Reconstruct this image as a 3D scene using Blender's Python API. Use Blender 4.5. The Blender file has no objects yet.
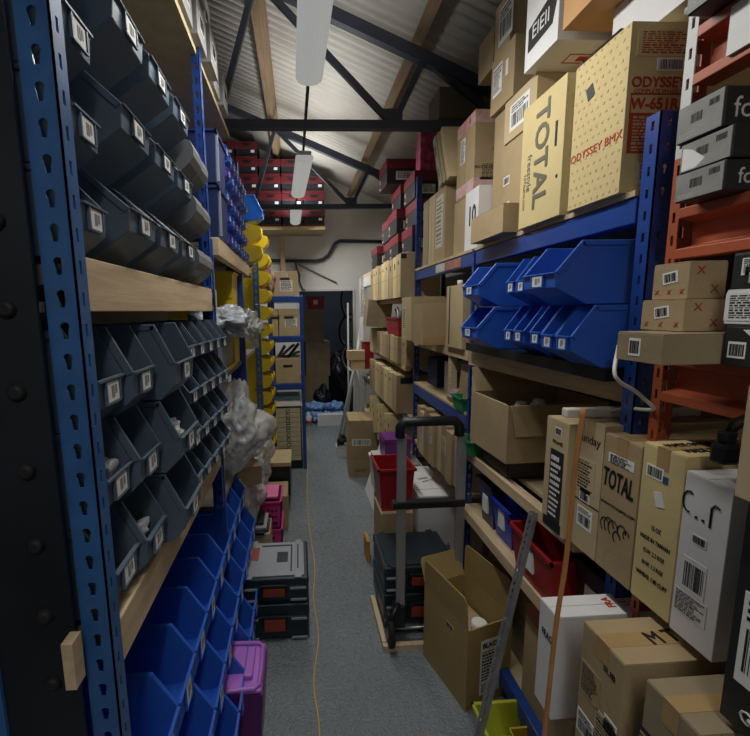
import bpy, bmesh, math, random
from mathutils import Vector, Matrix, noise, geometry
PI = math.pi
S = bpy.context.scene
COL = S.collection
rnd = random.Random(7)

# ---------------------------------------------------------------- camera, world, exposure
cam_d = bpy.data.cameras.new('camera'); cam = bpy.data.objects.new('camera', cam_d); COL.objects.link(cam)
cam_d.sensor_fit = 'HORIZONTAL'; cam_d.sensor_width = 36.0
cam_d.lens = 404.554 / 750 * 36.0
cam_d.shift_x = (375 - 320) / 750.0
cam_d.shift_y = 0.0
cam_d.clip_start = 0.02; cam_d.clip_end = 60
Rm = Matrix(((0.9984025, 0.0247112, -0.0508123), (-0.0537711, 0.1393160, -0.9887870), (-0.0173552, 0.9899396, 0.1404222)))
cam.matrix_world = Matrix.Translation((0, 0, 1.7)) @ Rm.to_4x4()
S.camera = cam
S.view_settings.view_transform = 'Standard'; S.view_settings.look = 'None'
S.view_settings.gamma = 1.0; S.view_settings.use_curve_mapping = False
S.view_settings.exposure = -0.74
W = bpy.data.worlds.new('world'); S.world = W; W.use_nodes = True
W.node_tree.nodes['Background'].inputs[0].default_value = (0.85, 0.93, 1.0, 1)
W.node_tree.nodes['Background'].inputs[1].default_value = 0.05
LAMP = 1.0

# ---------------------------------------------------------------- materials
MATS = {}
def srgb(r, g, b):
    f = lambda c: (c / 255 / 12.92) if c / 255 <= 0.04045 else ((c / 255 + 0.055) / 1.055) ** 2.4
    return (f(r), f(g), f(b), 1)
def mat(name, c, rough=0.6, metal=0.0, var=0.12, scale=6.0, bump=0.0, bscale=40.0, spec=0.5, stretch=None, c2=None, emit=0, trans=0, alpha=1, coat=0):
    if name in MATS: return MATS[name]
    m = bpy.data.materials.new(name); m.use_nodes = True; nt = m.node_tree; N = nt.nodes; L = nt.links
    p = N['Principled BSDF']
    p.inputs['Roughness'].default_value = rough; p.inputs['Metallic'].default_value = metal
    p.inputs['Specular IOR Level'].default_value = spec
    if coat: p.inputs['Coat Weight'].default_value = coat
    if trans: p.inputs['Transmission Weight'].default_value = trans
    p.inputs['Alpha'].default_value = alpha
    tc = N.new('ShaderNodeTexCoord'); mp = N.new('ShaderNodeMapping'); L.new(tc.outputs['Object'], mp.inputs[0])
    if stretch: mp.inputs['Scale'].default_value = stretch
    nz = N.new('ShaderNodeTexNoise'); nz.inputs['Scale'].default_value = scale; nz.inputs['Detail'].default_value = 5
    L.new(mp.outputs[0], nz.inputs['Vector'])
    cr = N.new('ShaderNodeValToRGB'); cr.color_ramp.elements[0].position = 0.3; cr.color_ramp.elements[1].position = 0.72
    a = c; b = c2 if c2 else c
    lo = tuple(x * (1 - var) for x in a[:3]) + (1,); hi = tuple(min(1, x * (1 + var)) for x in b[:3]) + (1,)
    cr.color_ramp.elements[0].color = lo; cr.color_ramp.elements[1].color = hi
    L.new(nz.outputs['Fac'], cr.inputs[0]); L.new(cr.outputs[0], p.inputs['Base Color'])
    if bump:
        n2 = N.new('ShaderNodeTexNoise'); n2.inputs['Scale'].default_value = bscale; n2.inputs['Detail'].default_value = 4
        L.new(mp.outputs[0], n2.inputs['Vector'])
        bp = N.new('ShaderNodeBump'); bp.inputs['Strength'].default_value = bump; bp.inputs['Distance'].default_value = 0.01
        L.new(n2.outputs['Fac'], bp.inputs['Height']); L.new(bp.outputs[0], p.inputs['Normal'])
    if emit:
        p.inputs['Emission Color'].default_value = (0.98, 1.0, 0.97, 1); p.inputs['Emission Strength'].default_value = emit
    MATS[name] = m
    return m
CARD = mat('cardboard', srgb(172, 150, 114), 0.8, var=0.1, scale=5, bump=0.12, bscale=60)
CARD2 = mat('cardboard_light', srgb(192, 172, 134), 0.8, var=0.08, scale=5, bump=0.1, bscale=60)
CARD3 = mat('cardboard_dull', srgb(150, 134, 106), 0.85, var=0.12, scale=6, bump=0.15, bscale=60)
CARD4 = mat('cardboard_yellow', srgb(212, 192, 138), 0.75, var=0.07, scale=5, bump=0.08, bscale=60)
CARDW = mat('cardboard_white', srgb(225, 224, 224), 0.65, var=0.06, scale=7, bump=0.05)
CARDD = mat('cardboard_inside', srgb(140, 112, 74), 0.85, var=0.1)
BLKBOX = mat('black_card', srgb(38, 38, 40), 0.5, var=0.2)
GREYP = mat('grey_print', srgb(142, 142, 138), 0.6, var=0.15, scale=20)
TAPE = mat('parcel_tape', srgb(176, 146, 100), 0.25, var=0.06)
PAPER = mat('white_paper', srgb(232, 232, 228), 0.6, var=0.03)
INK = mat('black_ink', srgb(28, 26, 26), 0.6, var=0.1)
INKG = mat('grey_ink', srgb(112, 106, 88), 0.6, var=0.1)
INKR = mat('red_ink', srgb(190, 60, 44), 0.6, var=0.1)
INKDR = mat('dark_red_ink', srgb(176, 62, 44), 0.6, var=0.1)
INKY = mat('ochre_ink', srgb(208, 172, 108), 0.7, var=0.05)
INKW = mat('pale_ink', srgb(200, 200, 196), 0.6, var=0.05)
GBIN = mat('dark_grey_plastic', srgb(94, 110, 128), 0.42, var=0.12, scale=3, bump=0.02, bscale=200)
GBIN2 = mat('grey_plastic', srgb(120, 122, 124), 0.45, var=0.1)
BBIN = mat('blue_plastic', srgb(50, 102, 206), 0.36, var=0.1, scale=3)
BBIN2 = mat('light_blue_plastic', srgb(40, 110, 210), 0.36, var=0.06)
NAVY = mat('navy_plastic', srgb(40, 52, 98), 0.4, var=0.1)
PURBIN = mat('violet_plastic', srgb(78, 70, 170), 0.4, var=0.1)
YBIN = mat('yellow_plastic', srgb(226, 196, 36), 0.42, var=0.06, scale=3)
GRNP = mat('green_plastic', srgb(20, 130, 80), 0.45, var=0.1)
REDP = mat('red_plastic', srgb(160, 32, 40), 0.35, var=0.08)
PURP = mat('purple_plastic', srgb(112, 40, 128), 0.4, var=0.08)
LILAC = mat('lilac_plastic', srgb(176, 110, 206), 0.4, var=0.06)
PINK = mat('pink_plastic', srgb(205, 60, 140), 0.4, var=0.08)
BLKP = mat('black_plastic', srgb(26, 29, 34), 0.38, var=0.2)
LGREY = mat('pale_grey_plastic', srgb(150, 155, 162), 0.4, var=0.06)
RSTEEL = mat('blue_steel', srgb(34, 70, 148), 0.35, metal=0.0, var=0.1, scale=8, coat=0.3)
RSTEELD = mat('worn_blue_steel', srgb(50, 98, 156), 0.4, var=0.2, scale=12, coat=0.2)
OSTEEL = mat('orange_steel', srgb(176, 88, 54), 0.45, var=0.1, scale=8)
WSTEEL = mat('white_steel', srgb(205, 205, 202), 0.45, var=0.08)
GSTEEL = mat('galvanised_steel', srgb(150, 152, 156), 0.35, metal=0.8, var=0.25, scale=30)
ALU = mat('aluminium', srgb(170, 170, 172), 0.4, metal=0.5, var=0.05)
DSTEEL = mat('dark_steel', srgb(52, 58, 70), 0.6, var=0.2, scale=9)
WOOD = mat('pine_timber', srgb(206, 182, 148), 0.65, var=0.16, scale=5, stretch=(9, 0.8, 9), bump=0.1, bscale=12)
PURLIN = mat('purlin_timber', srgb(128, 106, 78), 0.8, var=0.22, scale=5, stretch=(8, 0.8, 8))
CHIP = mat('chipboard', srgb(128, 118, 104), 0.8, var=0.12, scale=22)
CHIPL = mat('pale_chipboard', srgb(190, 172, 134), 0.8, var=0.12, scale=22)
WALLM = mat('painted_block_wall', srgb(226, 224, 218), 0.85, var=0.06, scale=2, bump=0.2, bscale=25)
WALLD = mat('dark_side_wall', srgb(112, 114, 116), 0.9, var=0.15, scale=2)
ROOFM = mat('fibre_cement_sheet', srgb(182, 178, 168), 0.9, var=0.22, scale=1.6, bump=0.15, bscale=50)
SHEET = mat('dark_sheet', srgb(27, 31, 38), 0.3, var=0.4, scale=5)
RUBBER = mat('rubber', srgb(24, 24, 26), 0.7, var=0.2)
CORD = mat('yellow_cord', srgb(214, 176, 96), 0.6, var=0.1)
CANE = mat('cane', srgb(196, 136, 78), 0.5, var=0.2, scale=10)
CLOTHW = mat('pale_wrap', srgb(172, 178, 186), 0.35, var=0.12, scale=8, bump=0.3, bscale=30)
BLUEWRAP = mat('blue_wrap', srgb(140, 180, 235), 0.35, var=0.25, scale=9, bump=0.3, bscale=20)
BAG = mat('clear_bag', srgb(170, 172, 172), 0.2, var=0.25, scale=9, bump=1.0, bscale=16, alpha=0.6, c2=srgb(225, 226, 226))  # lighter second tone puts the film's white highlights into the colour
DIFF = mat('lamp_diffuser', srgb(120, 122, 120), 0.4, var=0.0, emit=0.5)
def floor_mat():
    m = mat('painted_concrete', srgb(128, 136, 141), 0.34, var=0.13, scale=1.5, bump=0.0)
    nt = m.node_tree; N = nt.nodes; L = nt.links; p = N['Principled BSDF']
    tc = N.new('ShaderNodeTexCoord')
    n1 = N.new('ShaderNodeTexNoise'); n1.inputs['Scale'].default_value = 34; n1.inputs['Detail'].default_value = 6; n1.inputs['Roughness'].default_value = 0.65
    v = N.new('ShaderNodeTexVoronoi'); v.inputs['Scale'].default_value = 95
    L.new(tc.outputs['Object'], n1.inputs['Vector']); L.new(tc.outputs['Object'], v.inputs['Vector'])
    ad = N.new('ShaderNodeMath'); ad.operation = 'MULTIPLY_ADD'; L.new(v.outputs['Distance'], ad.inputs[0]); ad.inputs[1].default_value = 0.5; L.new(n1.outputs['Fac'], ad.inputs[2])
    b = N.new('ShaderNodeBump'); b.inputs['Strength'].default_value = 0.9; b.inputs['Distance'].default_value = 0.012
    L.new(ad.outputs[0], b.inputs['Height']); L.new(b.outputs[0], p.inputs['Normal'])
    r = N.new('ShaderNodeMapRange'); L.new(n1.outputs['Fac'], r.inputs[0]); r.inputs[3].default_value = 0.16; r.inputs[4].default_value = 0.42
    L.new(r.outputs[0], p.inputs['Roughness'])
    return m
FLOORM = floor_mat()

# ---------------------------------------------------------------- mesh helpers
class MB:
    def __init__(s): s.bm = bmesh.new()
    def box(s, x0, x1, y0, y1, z0, z1, mi=0, M=None):
        vs = [s.bm.verts.new((x, y, z)) for x in (x0, x1) for y in (y0, y1) for z in (z0, z1)]
        if M: 
            for v in vs: v.co = M @ v.co
        for q in ((0, 1, 3, 2), (4, 6, 7, 5), (0, 4, 5, 1), (2, 3, 7, 6), (0, 2, 6, 4), (1, 5, 7, 3)):
            f = s.bm.faces.new([vs[i] for i in q]); f.material_index = mi
        return s
    def prism(s, pts, axis, a, b, mi=0):
        def mk(p, t):
            if axis == 'y': return (p[0], t, p[1])
            if axis == 'x': return (t, p[0], p[1])
            return (p[0], p[1], t)
        A = [s.bm.verts.new(mk(p, a)) for p in pts]; B = [s.bm.verts.new(mk(p, b)) for p in pts]
        n = len(pts)
        fs = [s.bm.faces.new(A), s.bm.faces.new(B[::-1])]
        for i in range(n): fs.append(s.bm.faces.new((A[i], B[i], B[(i + 1) % n], A[(i + 1) % n])))
        for f in fs: f.material_index = mi
        return s
    def bar(s, p, q, w, h, mi=0, up=(0, 0, 1)):
        p = Vector(p); q = Vector(q); d = (q - p).normalized(); u = Vector(up)
        if abs(d.dot(u)) > 0.98: u = Vector((1, 0, 0))
        r = d.cross(u).normalized(); u = r.cross(d)
        vs = []
        for c in (p, q):
            for i, j in ((-1, -1), (1, -1), (1, 1), (-1, 1)): vs.append(s.bm.verts.new(c + r * i * w / 2 + u * j * h / 2))
        for f in ((3, 2, 1, 0), (4, 5, 6, 7), (0, 1, 5, 4), (1, 2, 6, 5), (2, 3, 7, 6), (3, 0, 4, 7)):
            s.bm.faces.new([vs[i] for i in f]).material_index = mi
        return s
    def tube(s, pts, r, n=8, mi=0, closed=False):
        pts = [Vector(p) for p in pts]; rings = []; m = len(pts)
        prev = None
        for i, p in enumerate(pts):
            if closed: d = pts[(i + 1) % m] - pts[i - 1]
            else: d = pts[min(i + 1, m - 1)] - pts[max(i - 1, 0)]
            d.normalize()
            if prev is None:
                u = Vector((0, 0, 1)) if abs(d.z) < 0.9 else Vector((1, 0, 0))
                u = (u - d * u.dot(d)).normalized()
            else: u = (prev - d * prev.dot(d)).normalized()
            prev = u; v = d.cross(u)
            rr = r[i] if isinstance(r, (list, tuple)) else r
            rings.append([s.bm.verts.new(p + (u * math.cos(2 * PI * k / n) + v * math.sin(2 * PI * k / n)) * rr) for k in range(n)])
        rng = range(m if closed else m - 1)
        for i in rng:
            A = rings[i]; B = rings[(i + 1) % m]
            for k in range(n):
                f = s.bm.faces.new((A[k], A[(k + 1) % n], B[(k + 1) % n], B[k])); f.material_index = mi; f.smooth = True
        if not closed:
            s.bm.faces.new(rings[0][::-1]).material_index = mi; s.bm.faces.new(rings[-1]).material_index = mi
        return s
    def cyl(s, c, r, d, axis='y', n=20, mi=0, r2=None):
        c = Vector(c); a = {'x': Vector((1, 0, 0)), 'y': Vector((0, 1, 0)), 'z': Vector((0, 0, 1))}[axis]
        return s.tube([c - a * d / 2, c + a * d / 2], [r, r2 if r2 else r], n, mi)
    def tray(s, x0, x1, y0, y1, z0, z1, t=0.004, flare=0.0, mi=0, rim=0.0):
        # an open-topped box with real wall thickness, the top flaring outwards
        def ring(g, z, o): return [(x0 - g + o, y0 - g + o, z), (x1 + g - o, y0 - g + o, z), (x1 + g - o, y1 + g - o, z), (x0 - g + o, y1 + g - o, z)]
        R = [ring(0, z0, 0), ring(flare, z1, 0), ring(flare, z1, t), ring(0, z0 + t, t)]
        V = [[s.bm.verts.new(p) for p in r] for r in R]
        for a, b in ((0, 1), (1, 2), (2, 3)):
            for k in range(4): s.bm.faces.new((V[a][k], V[a][(k + 1) % 4], V[b][(k + 1) % 4], V[b][k])).material_index = mi
        s.bm.faces.new(V[0][::-1]).material_index = mi; s.bm.faces.new(V[3]).material_index = mi
        if rim:
            g = flare + rim
            a, b = z1 - rim * 1.4, z1 + 0.001
            s.box(x0 - g, x1 + g, y0 - g, y0 - flare + t * .3, a, b, mi); s.box(x0 - g, x1 + g, y1 + flare - t * .3, y1 + g, a, b, mi)
            s.box(x0 - g, x0 - flare + t * .3, y0 - g, y1 + g, a, b, mi); s.box(x1 + flare - t * .3, x1 + g, y0 - g, y1 + g, a, b, mi)
        return s
    def build(s, name, mats, parent=None, loc=None, bevel=0.0, seg=2, smooth=False, rz=0.0):
        bmesh.ops.recalc_face_normals(s.bm, faces=s.bm.faces[:])
        me = bpy.data.meshes.new(name); s.bm.to_mesh(me); s.bm.free()
        for m in (mats if isinstance(mats, (list, tuple)) else [mats]): me.materials.append(m)
        if smooth:
            for p in me.polygons: p.use_smooth = True
        o = bpy.data.objects.new(name, me); COL.objects.link(o)
        if parent is not None: o.parent = parent
        if loc is not None: o.location = loc
        o.rotation_euler.z = rz
        if bevel:
            b = o.modifiers.new('bevel', 'BEVEL'); b.width = bevel; b.segments = seg; b.limit_method = 'ANGLE'; b.angle_limit = 0.7
        return o
def tag(o, label, cat, group=None):
    o['label'] = label; o['category'] = cat
    if group: o['group'] = group
    return o
def struct(o): o['kind'] = 'structure'; return o
def empty(name, loc=(0, 0, 0), rz=0):
    o = bpy.data.objects.new(name, None); COL.objects.link(o); o.location = loc; o.rotation_euler.z = rz; o.empty_display_size = 0.1
    return o
def kids(o): return [c for c in COL.objects if c.parent == o]
def copy_tree(o, ch):
    c = o.copy(); COL.objects.link(c); out = []
    for k in ch:
        d = k.copy(); COL.objects.link(d); d.parent = c; d.matrix_parent_inverse = k.matrix_parent_inverse.copy(); out.append(d)
    return c
ORD = ['first', 'second', 'third', 'fourth', 'fifth', 'sixth', 'seventh', 'eighth', 'ninth', 'tenth', 'eleventh', 'twelfth']

# faces of a carton: L looks from the aisle on the left (-X), R from the right, F from the camera side, T from above, B from below
DIM = {}
def face(root, f):
    w, d, h = DIM[root.name]
    if f == 'L': return Vector((-w / 2, d / 2, 0)), Vector((0, -1, 0)), Vector((0, 0, 1)), d, h
    if f == 'R': return Vector((w / 2, -d / 2, 0)), Vector((0, 1, 0)), Vector((0, 0, 1)), d, h
    if f == 'F': return Vector((-w / 2, -d / 2, 0)), Vector((1, 0, 0)), Vector((0, 0, 1)), w, h
    if f == 'T': return Vector((-w / 2, -d / 2, h)), Vector((1, 0, 0)), Vector((0, 1, 0)), w, d
    if f == 'B': return Vector((-w / 2, d / 2, 0)), Vector((1, 0, 0)), Vector((0, -1, 0)), w, d
def fmat(root, f, u, v, rot=0, lift=0.0006):
    o, r, up, W_, H_ = face(root, f); n = r.cross(up)
    M = Matrix((r, up, n)).transposed().to_4x4(); M.translation = o + r * u * W_ + up * v * H_ + n * lift
    return M @ Matrix.Rotation(rot, 4, 'Z'), W_, H_
def sticker(root, f, u, v, w, h, kind='barcode', rot=0, m=None, name='shipping_label', ink=None, label=None):
    M, W_, H_ = fmat(root, f, u, v, rot)
    b = MB(); b.box(-w / 2, w / 2, -h / 2, h / 2, -0.0012, 0.0004)
    z0, z1 = 0.0002, 0.0008
    if kind in ('barcode', 'mixed'):
        yb = -h * 0.36; yt = h * 0.12 if kind == 'mixed' else h * 0.36
        x = -w * 0.4
        while x < w * 0.4:
            bw = w * rnd.choice((0.012, 0.02, 0.035)); b.box(x, x + bw, yb, yt, z0, z1, 1); x += bw + w * rnd.choice((0.015, 0.025, 0.04))
    if kind in ('text', 'mixed', 'panel'):
        y = h * 0.42; lo = h * 0.18 if kind == 'mixed' else -h * 0.42
        while y > lo:
            hh = h * rnd.choice((0.03, 0.045, 0.06)); x = -w * 0.42
            while x < w * (0.1 + 0.32 * rnd.random()):
                ww = w * rnd.uniform(0.04, 0.16); b.box(x, min(x + ww, w * 0.44), y - hh, y, z0, z1, 1); x += ww + w * 0.03
            y -= hh + h * 0.04
    o = b.build(name, [m or PAPER, ink or INK], root); o.matrix_local = M
    if label: o['label'] = label
    return o
def text(root, f, u, v, size, s, m=None, rot=0, sx=1.0, name='printed_text', align='CENTER', lift=0.0006, bold=0.012):
    M, W_, H_ = fmat(root, f, u, v, rot, lift)
    cu = bpy.data.curves.new('t', 'FONT'); cu.body = s; cu.size = size; cu.align_x = align; cu.align_y = 'CENTER'; cu.extrude = 0.0005; cu.resolution_u = 3; fat = size * bold
    to = bpy.data.objects.new('t', cu); COL.objects.link(to)
    me = bpy.data.meshes.new_from_object(to.evaluated_get(bpy.context.evaluated_depsgraph_get()))
    bpy.data.objects.remove(to); bpy.data.curves.remove(cu)
    if fat > size * .015:      # heavier lettering: the same glyphs laid again slightly to each side
        bb = bmesh.new(); bb.from_mesh(me); base = bb.verts[:] + bb.edges[:] + bb.faces[:]
        for n_, (dx, dy) in enumerate(((fat, 0), (-fat, 0), (0, fat), (0, -fat), (fat * .7, fat * .7), (-fat * .7, -fat * .7))):
            g = bmesh.ops.duplicate(bb, geom=base); bmesh.ops.translate(bb, verts=[v for v in g['geom'] if isinstance(v, bmesh.types.BMVert)], vec=(dx, dy, .00012 * (n_ + 1)))
        bb.to_mesh(me); bb.free()
    me.materials.clear(); me.materials.append(m or INK)
    for p in me.polygons: p.material_index = 0
    o = bpy.data.objects.new(name, me); COL.objects.link(o); o.parent = root
    o.matrix_local = M @ Matrix.Diagonal((sx, 1, 1, 1))
    return o
def patch(root, f, u, v, w, h, m, name='printed_panel', rot=0, thick=0.0008):
    M, _, _ = fmat(root, f, u, v, rot); o = MB().box(-w / 2, w / 2, -h / 2, h / 2, -0.001, thick).build(name, m, root); o.matrix_local = M
    return o
def carton(name, label, cat, X, Y, Z, m=CARD, rz=0, tape='y', group=None, flaps=True, tmat=None):
    w, d, h = X[1] - X[0], Y[1] - Y[0], Z[1] - Z[0]
    b = MB(); e = 0.0025 if flaps else 0
    b.box(-w / 2, w / 2, -d / 2, d / 2, 0, h - e)
    if flaps:      # the two outer flaps meet in a seam along the long side
        if tape == 'x' or (tape is None and w > d):
            b.box(-w / 2 + .001, w / 2 - .001, -d / 2, -0.001, h - e, h); b.box(-w / 2 + .001, w / 2 - .001, 0.001, d / 2, h - e, h)
        else:
            b.box(-w / 2, -0.001, -d / 2 + .001, d / 2 - .001, h - e, h); b.box(0.001, w / 2, -d / 2 + .001, d / 2 - .001, h - e, h)
    o = b.build(name, m, None, ((X[0] + X[1]) / 2, (Y[0] + Y[1]) / 2, Z[0]), bevel=min(0.0035, h * .05), rz=rz)
    DIM[o.name] = (w, d, h)
    tag(o, label, cat, group)
    if tape and flaps:
        tw = min(0.045, min(w, d) * 0.3); t = MB(); k = min(0.05, h * .3)
        if tape == 'y':
            t.box(-tw / 2, tw / 2, -d / 2 - .0008, d / 2 + .0008, h - .001, h + .0008); t.box(-tw / 2, tw / 2, -d / 2 - .0008, -d / 2 + .001, h - k, h); t.box(-tw / 2, tw / 2, d / 2 - .001, d / 2 + .0008, h - k, h)
        else:
            t.box(-w / 2 - .0008, w / 2 + .0008, -tw / 2, tw / 2, h - .001, h + .0008); t.box(-w / 2 - .0008, -w / 2 + .001, -tw / 2, tw / 2, h - k, h); t.box(w / 2 - .001, w / 2 + .0008, -tw / 2, tw / 2, h - k, h)
        t.build('packing_tape', tmat or TAPE, o)
    return o
def seams(root, f, n=1, vert=True, m=None):
    M, W_, H_ = fmat(root, f, 0, 0); b = MB()
    for i in range(n):
        t = (i + 1) / (n + 1)
        if vert: b.box(W_ * t - .001, W_ * t + .001, 0.002, H_ - .002, -0.001, 0.0003)
        else: b.box(0.002, W_ - .002, H_ * t - .001, H_ * t + .001, -0.001, 0.0003)
    o = b.build('fold_line', m or CARDD, root); o.matrix_local = M
    return o
def open_carton(name, label, cat, X, Y, Z, m=CARD, rz=0, flaps={}, group=None, t=0.005):
    # flaps: side -> (length, opening angle from vertical, outwards positive)
    w, d, h = X[1] - X[0], Y[1] - Y[0], Z[1] - Z[0]
    root = MB().tray(-w / 2, w / 2, -d / 2, d / 2, 0, h, t).build(name, m, None, ((X[0] + X[1]) / 2, (Y[0] + Y[1]) / 2, Z[0]), rz=rz)
    DIM[root.name] = (w, d, h); tag(root, label, cat, group)
    for s, (ln, ang) in flaps.items():
        b = MB(); hw = (d if s in 'LR' else w) / 2 - .002; c = min(.02, ln * .15)
        b.prism([(-hw, 0), (hw, 0), (hw - c * .3, ln - c), (hw - c, ln), (-hw + c, ln), (-hw + c * .3, ln - c)], 'y', -t / 2, t / 2)
        f = b.build('flap', m, root, bevel=.001)
        a = {'F': 0, 'R': PI / 2, 'K': PI, 'L': -PI / 2}[s]
        off = {'F': (0, -d / 2 + t / 2, h), 'K': (0, d / 2 - t / 2, h), 'R': (w / 2 - t / 2, 0, h), 'L': (-w / 2 + t / 2, 0, h)}[s]
        f.matrix_local = Matrix.Translation(off) @ Matrix.Rotation(a, 4, 'Z') @ Matrix.Rotation(ang, 4, 'X')
    return root

# ---------------------------------------------------------------- perforated steel
def key_hole(cx, cz, s):   # a keyhole: round head above a narrow slot
    p = []
    for k in range(9):
        a = -PI * 0.22 + (PI * 1.44) * k / 8
        p.append((cx + s * math.cos(a), cz + s * 0.9 + s * math.sin(a)))
    p += [(cx - s * 0.5, cz - s * 1.7), (cx + s * 0.5, cz - s * 1.7)]
    return p
def slot_hole(cx, cz, w, h): return [(cx + w / 2, cz - h / 2), (cx + w / 2, cz + h / 2), (cx - w / 2, cz + h / 2), (cx - w / 2, cz - h / 2)]
def perforated(mb, width, z0, z1, pitch, hole, T, place):
    # place(u, z, k) -> world point; k = 0 front face, 1 back face
    n = max(1, int((z1 - z0) / pitch)); step = (z1 - z0) / n
    for i in range(n):
        a = z0 + i * step; c = a + step / 2
        outer = [(0, a), (width, a), (width, a + step), (0, a + step)]; H = hole(width / 2, c)
        tri = geometry.tessellate_polygon([[Vector((p[0], p[1], 0)) for p in outer], [Vector((p[0], p[1], 0)) for p in H]])
        al = outer + H
        V = [[mb.bm.verts.new(place(p[0], p[1], k * T)) for p in al] for k in (0, 1)]
        for t in tri:
            mb.bm.faces.new([V[0][j] for j in t]); mb.bm.faces.new([V[1][j] for j in reversed(t)])
        m = len(H)
        for j in range(m):
            q = [4 + j, 4 + (j + 1) % m]; mb.bm.faces.new((V[0][q[0]], V[0][q[1]], V[1][q[1]], V[1][q[0]]))
        for j, k in ((1, 2), (3, 0)): mb.bm.faces.new((V[0][j], V[0][k], V[1][k], V[1][j]))
    return mb
def angle_post(x, y, z1, side, m, root, w1=0.05, w2=0.035, pitch=0.05, ydir=1, name='post', z0=0.0, s=0.0075):
    # L-section upright: a wide face looking along the aisle and a narrow one looking into it
    T = 0.003; mb = MB()
    perforated(mb, w1, z0, z1, pitch, lambda cx, cz: key_hole(cx, cz, s), T, lambda u, z, k: (x + side * u, y + ydir * k, z))
    perforated(mb, w2, z0, z1, pitch, lambda cx, cz: slot_hole(cx, cz, w2 * .2, pitch * .42), T, lambda u, z, k: (x + side * k, y + ydir * u, z))
    o = mb.build(name, m, root); o.location = -root.location
    return o
def wpart(mb, name, m, root, bevel=0.0):
    o = mb.build(name, m, root, bevel=bevel); o.location = -root.location; return o

# ================================================================ the building
YB = 5.76; XL = -1.02; XR = 1.62; Y0 = -2.6
def roofz(x): return 3.66 - 0.41 * x
b = MB(); b.box(XL - .1, XR + .1, Y0, 8.6, -0.1, 0.0); struct(b.build('floor', FLOORM))
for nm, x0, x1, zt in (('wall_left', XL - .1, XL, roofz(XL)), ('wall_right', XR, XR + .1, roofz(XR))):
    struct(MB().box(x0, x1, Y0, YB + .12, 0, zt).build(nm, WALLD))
# back wall with the door opening
DX0, DX1, DH = 0.02, 0.775, 1.97
b = MB()
b.prism([(XL, 0), (DX0, 0), (DX0, DH), (DX1, DH), (DX1, 0), (XR, 0), (XR, roofz(XR)), (XL, roofz(XL))], 'y', YB, YB + .12)
struct(b.build('wall_back', WALLM))
b = MB()
for x in (DX0 - .03, DX1): b.box(x, x + .03, YB - .012, YB + .13, 0, DH + .03)
b.box(DX0, DX1, YB - .012, YB + .13, DH, DH + .03)
struct(b.build('trim_1', mat('white_paint', srgb(215, 215, 210), 0.5)))
struct(MB().box(XL - .1, XR + .1, Y0 - .1, Y0, 0, 3.1).build('wall_front', WALLD))
# room beyond the door
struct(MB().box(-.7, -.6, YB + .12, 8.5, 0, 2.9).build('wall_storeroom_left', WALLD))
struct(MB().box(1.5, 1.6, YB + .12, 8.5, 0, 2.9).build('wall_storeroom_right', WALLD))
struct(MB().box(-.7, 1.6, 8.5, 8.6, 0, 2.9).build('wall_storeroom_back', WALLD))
struct(MB().box(-.7, 1.6, YB + .12, 8.6, 2.9, 3.0).build('ceiling_storeroom', WALLM))
# corrugated roof: profile along Y, falling towards the right
b = MB(); n = 560; ys = [Y0 - .1 + (YB + .3 - Y0) * i / n for i in range(n + 1)]
rows = []
for y in ys:
    dz = 0.011 * math.sin(2 * PI * y / 0.075)
    rows.append([b.bm.verts.new((x, y, roofz(x) + dz)) for x in (XL - .15, XR + .15)])
for i in range(n):
    f = b.bm.faces.new((rows[i][0], rows[i][1], rows[i + 1][1], rows[i + 1][0])); f.smooth = True
ro = b.build('ceiling', ROOFM); struct(ro)
sm = ro.modifiers.new('thick', 'SOLIDIFY'); sm.thickness = 0.008; sm.offset = 1
for i, x in enumerate((-0.95, -0.19, 0.77, 1.52)):
    z = roofz(x) - .012
    b = MB(); b.box(-.03, .03, Y0, YB, -.11, 0)
    o = b.build('purlin', PURLIN, None, (x, 0, z)); o.rotation_euler.y = math.atan(.41)
    tag(o, ['timber purlin under the roof sheets nearest the left wall', 'timber purlin running above the row of strip lights', 'timber purlin to the right of the strip lights under the roof', 'timber purlin low down by the right wall'][i], 'roof beam', 'timber purlins')
def truss(y, label):
    r = empty('roof_truss', (0, y, 2.8)); tag(r, label, 'roof truss', 'steel roof trusses')
    rz_ = lambda x: roofz(x) - .2
    wpart(MB().box(XL, XR, y - .025, y + .025, 2.755, 2.80), 'bottom_chord', DSTEEL, r)
    wpart(MB().bar((XL, y, rz_(XL)), (XR, y, rz_(XR)), .05, .065), 'rafter', DSTEEL, r)
    for p, q in (((-.19, rz_(-.19)), (-.43, 2.8)), ((-.19, rz_(-.19)), (.57, 2.8)), ((.77, rz_(.77)), (.6, 2.8)), ((.77, rz_(.77)), (1.25, 2.8)), ((-.95, rz_(-.95)), (-.5, 2.8))):
        wpart(MB().bar((p[0], y, p[1]), (q[0], y, q[1]), .03, .034), 'web_bar', DSTEEL, r)
    for x in (-.46, .585): wpart(MB().box(x - .06, x + .06, y - .006, y + .006, 2.8, 2.87), 'gusset_plate', DSTEEL, r)
    return r
truss(2.55, 'dark steel roof truss nearer the camera, over the first strip light end')
truss(4.43, 'dark steel roof truss farther back, behind the second strip light')
truss(0.50, 'dark steel roof truss above the camera')
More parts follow.
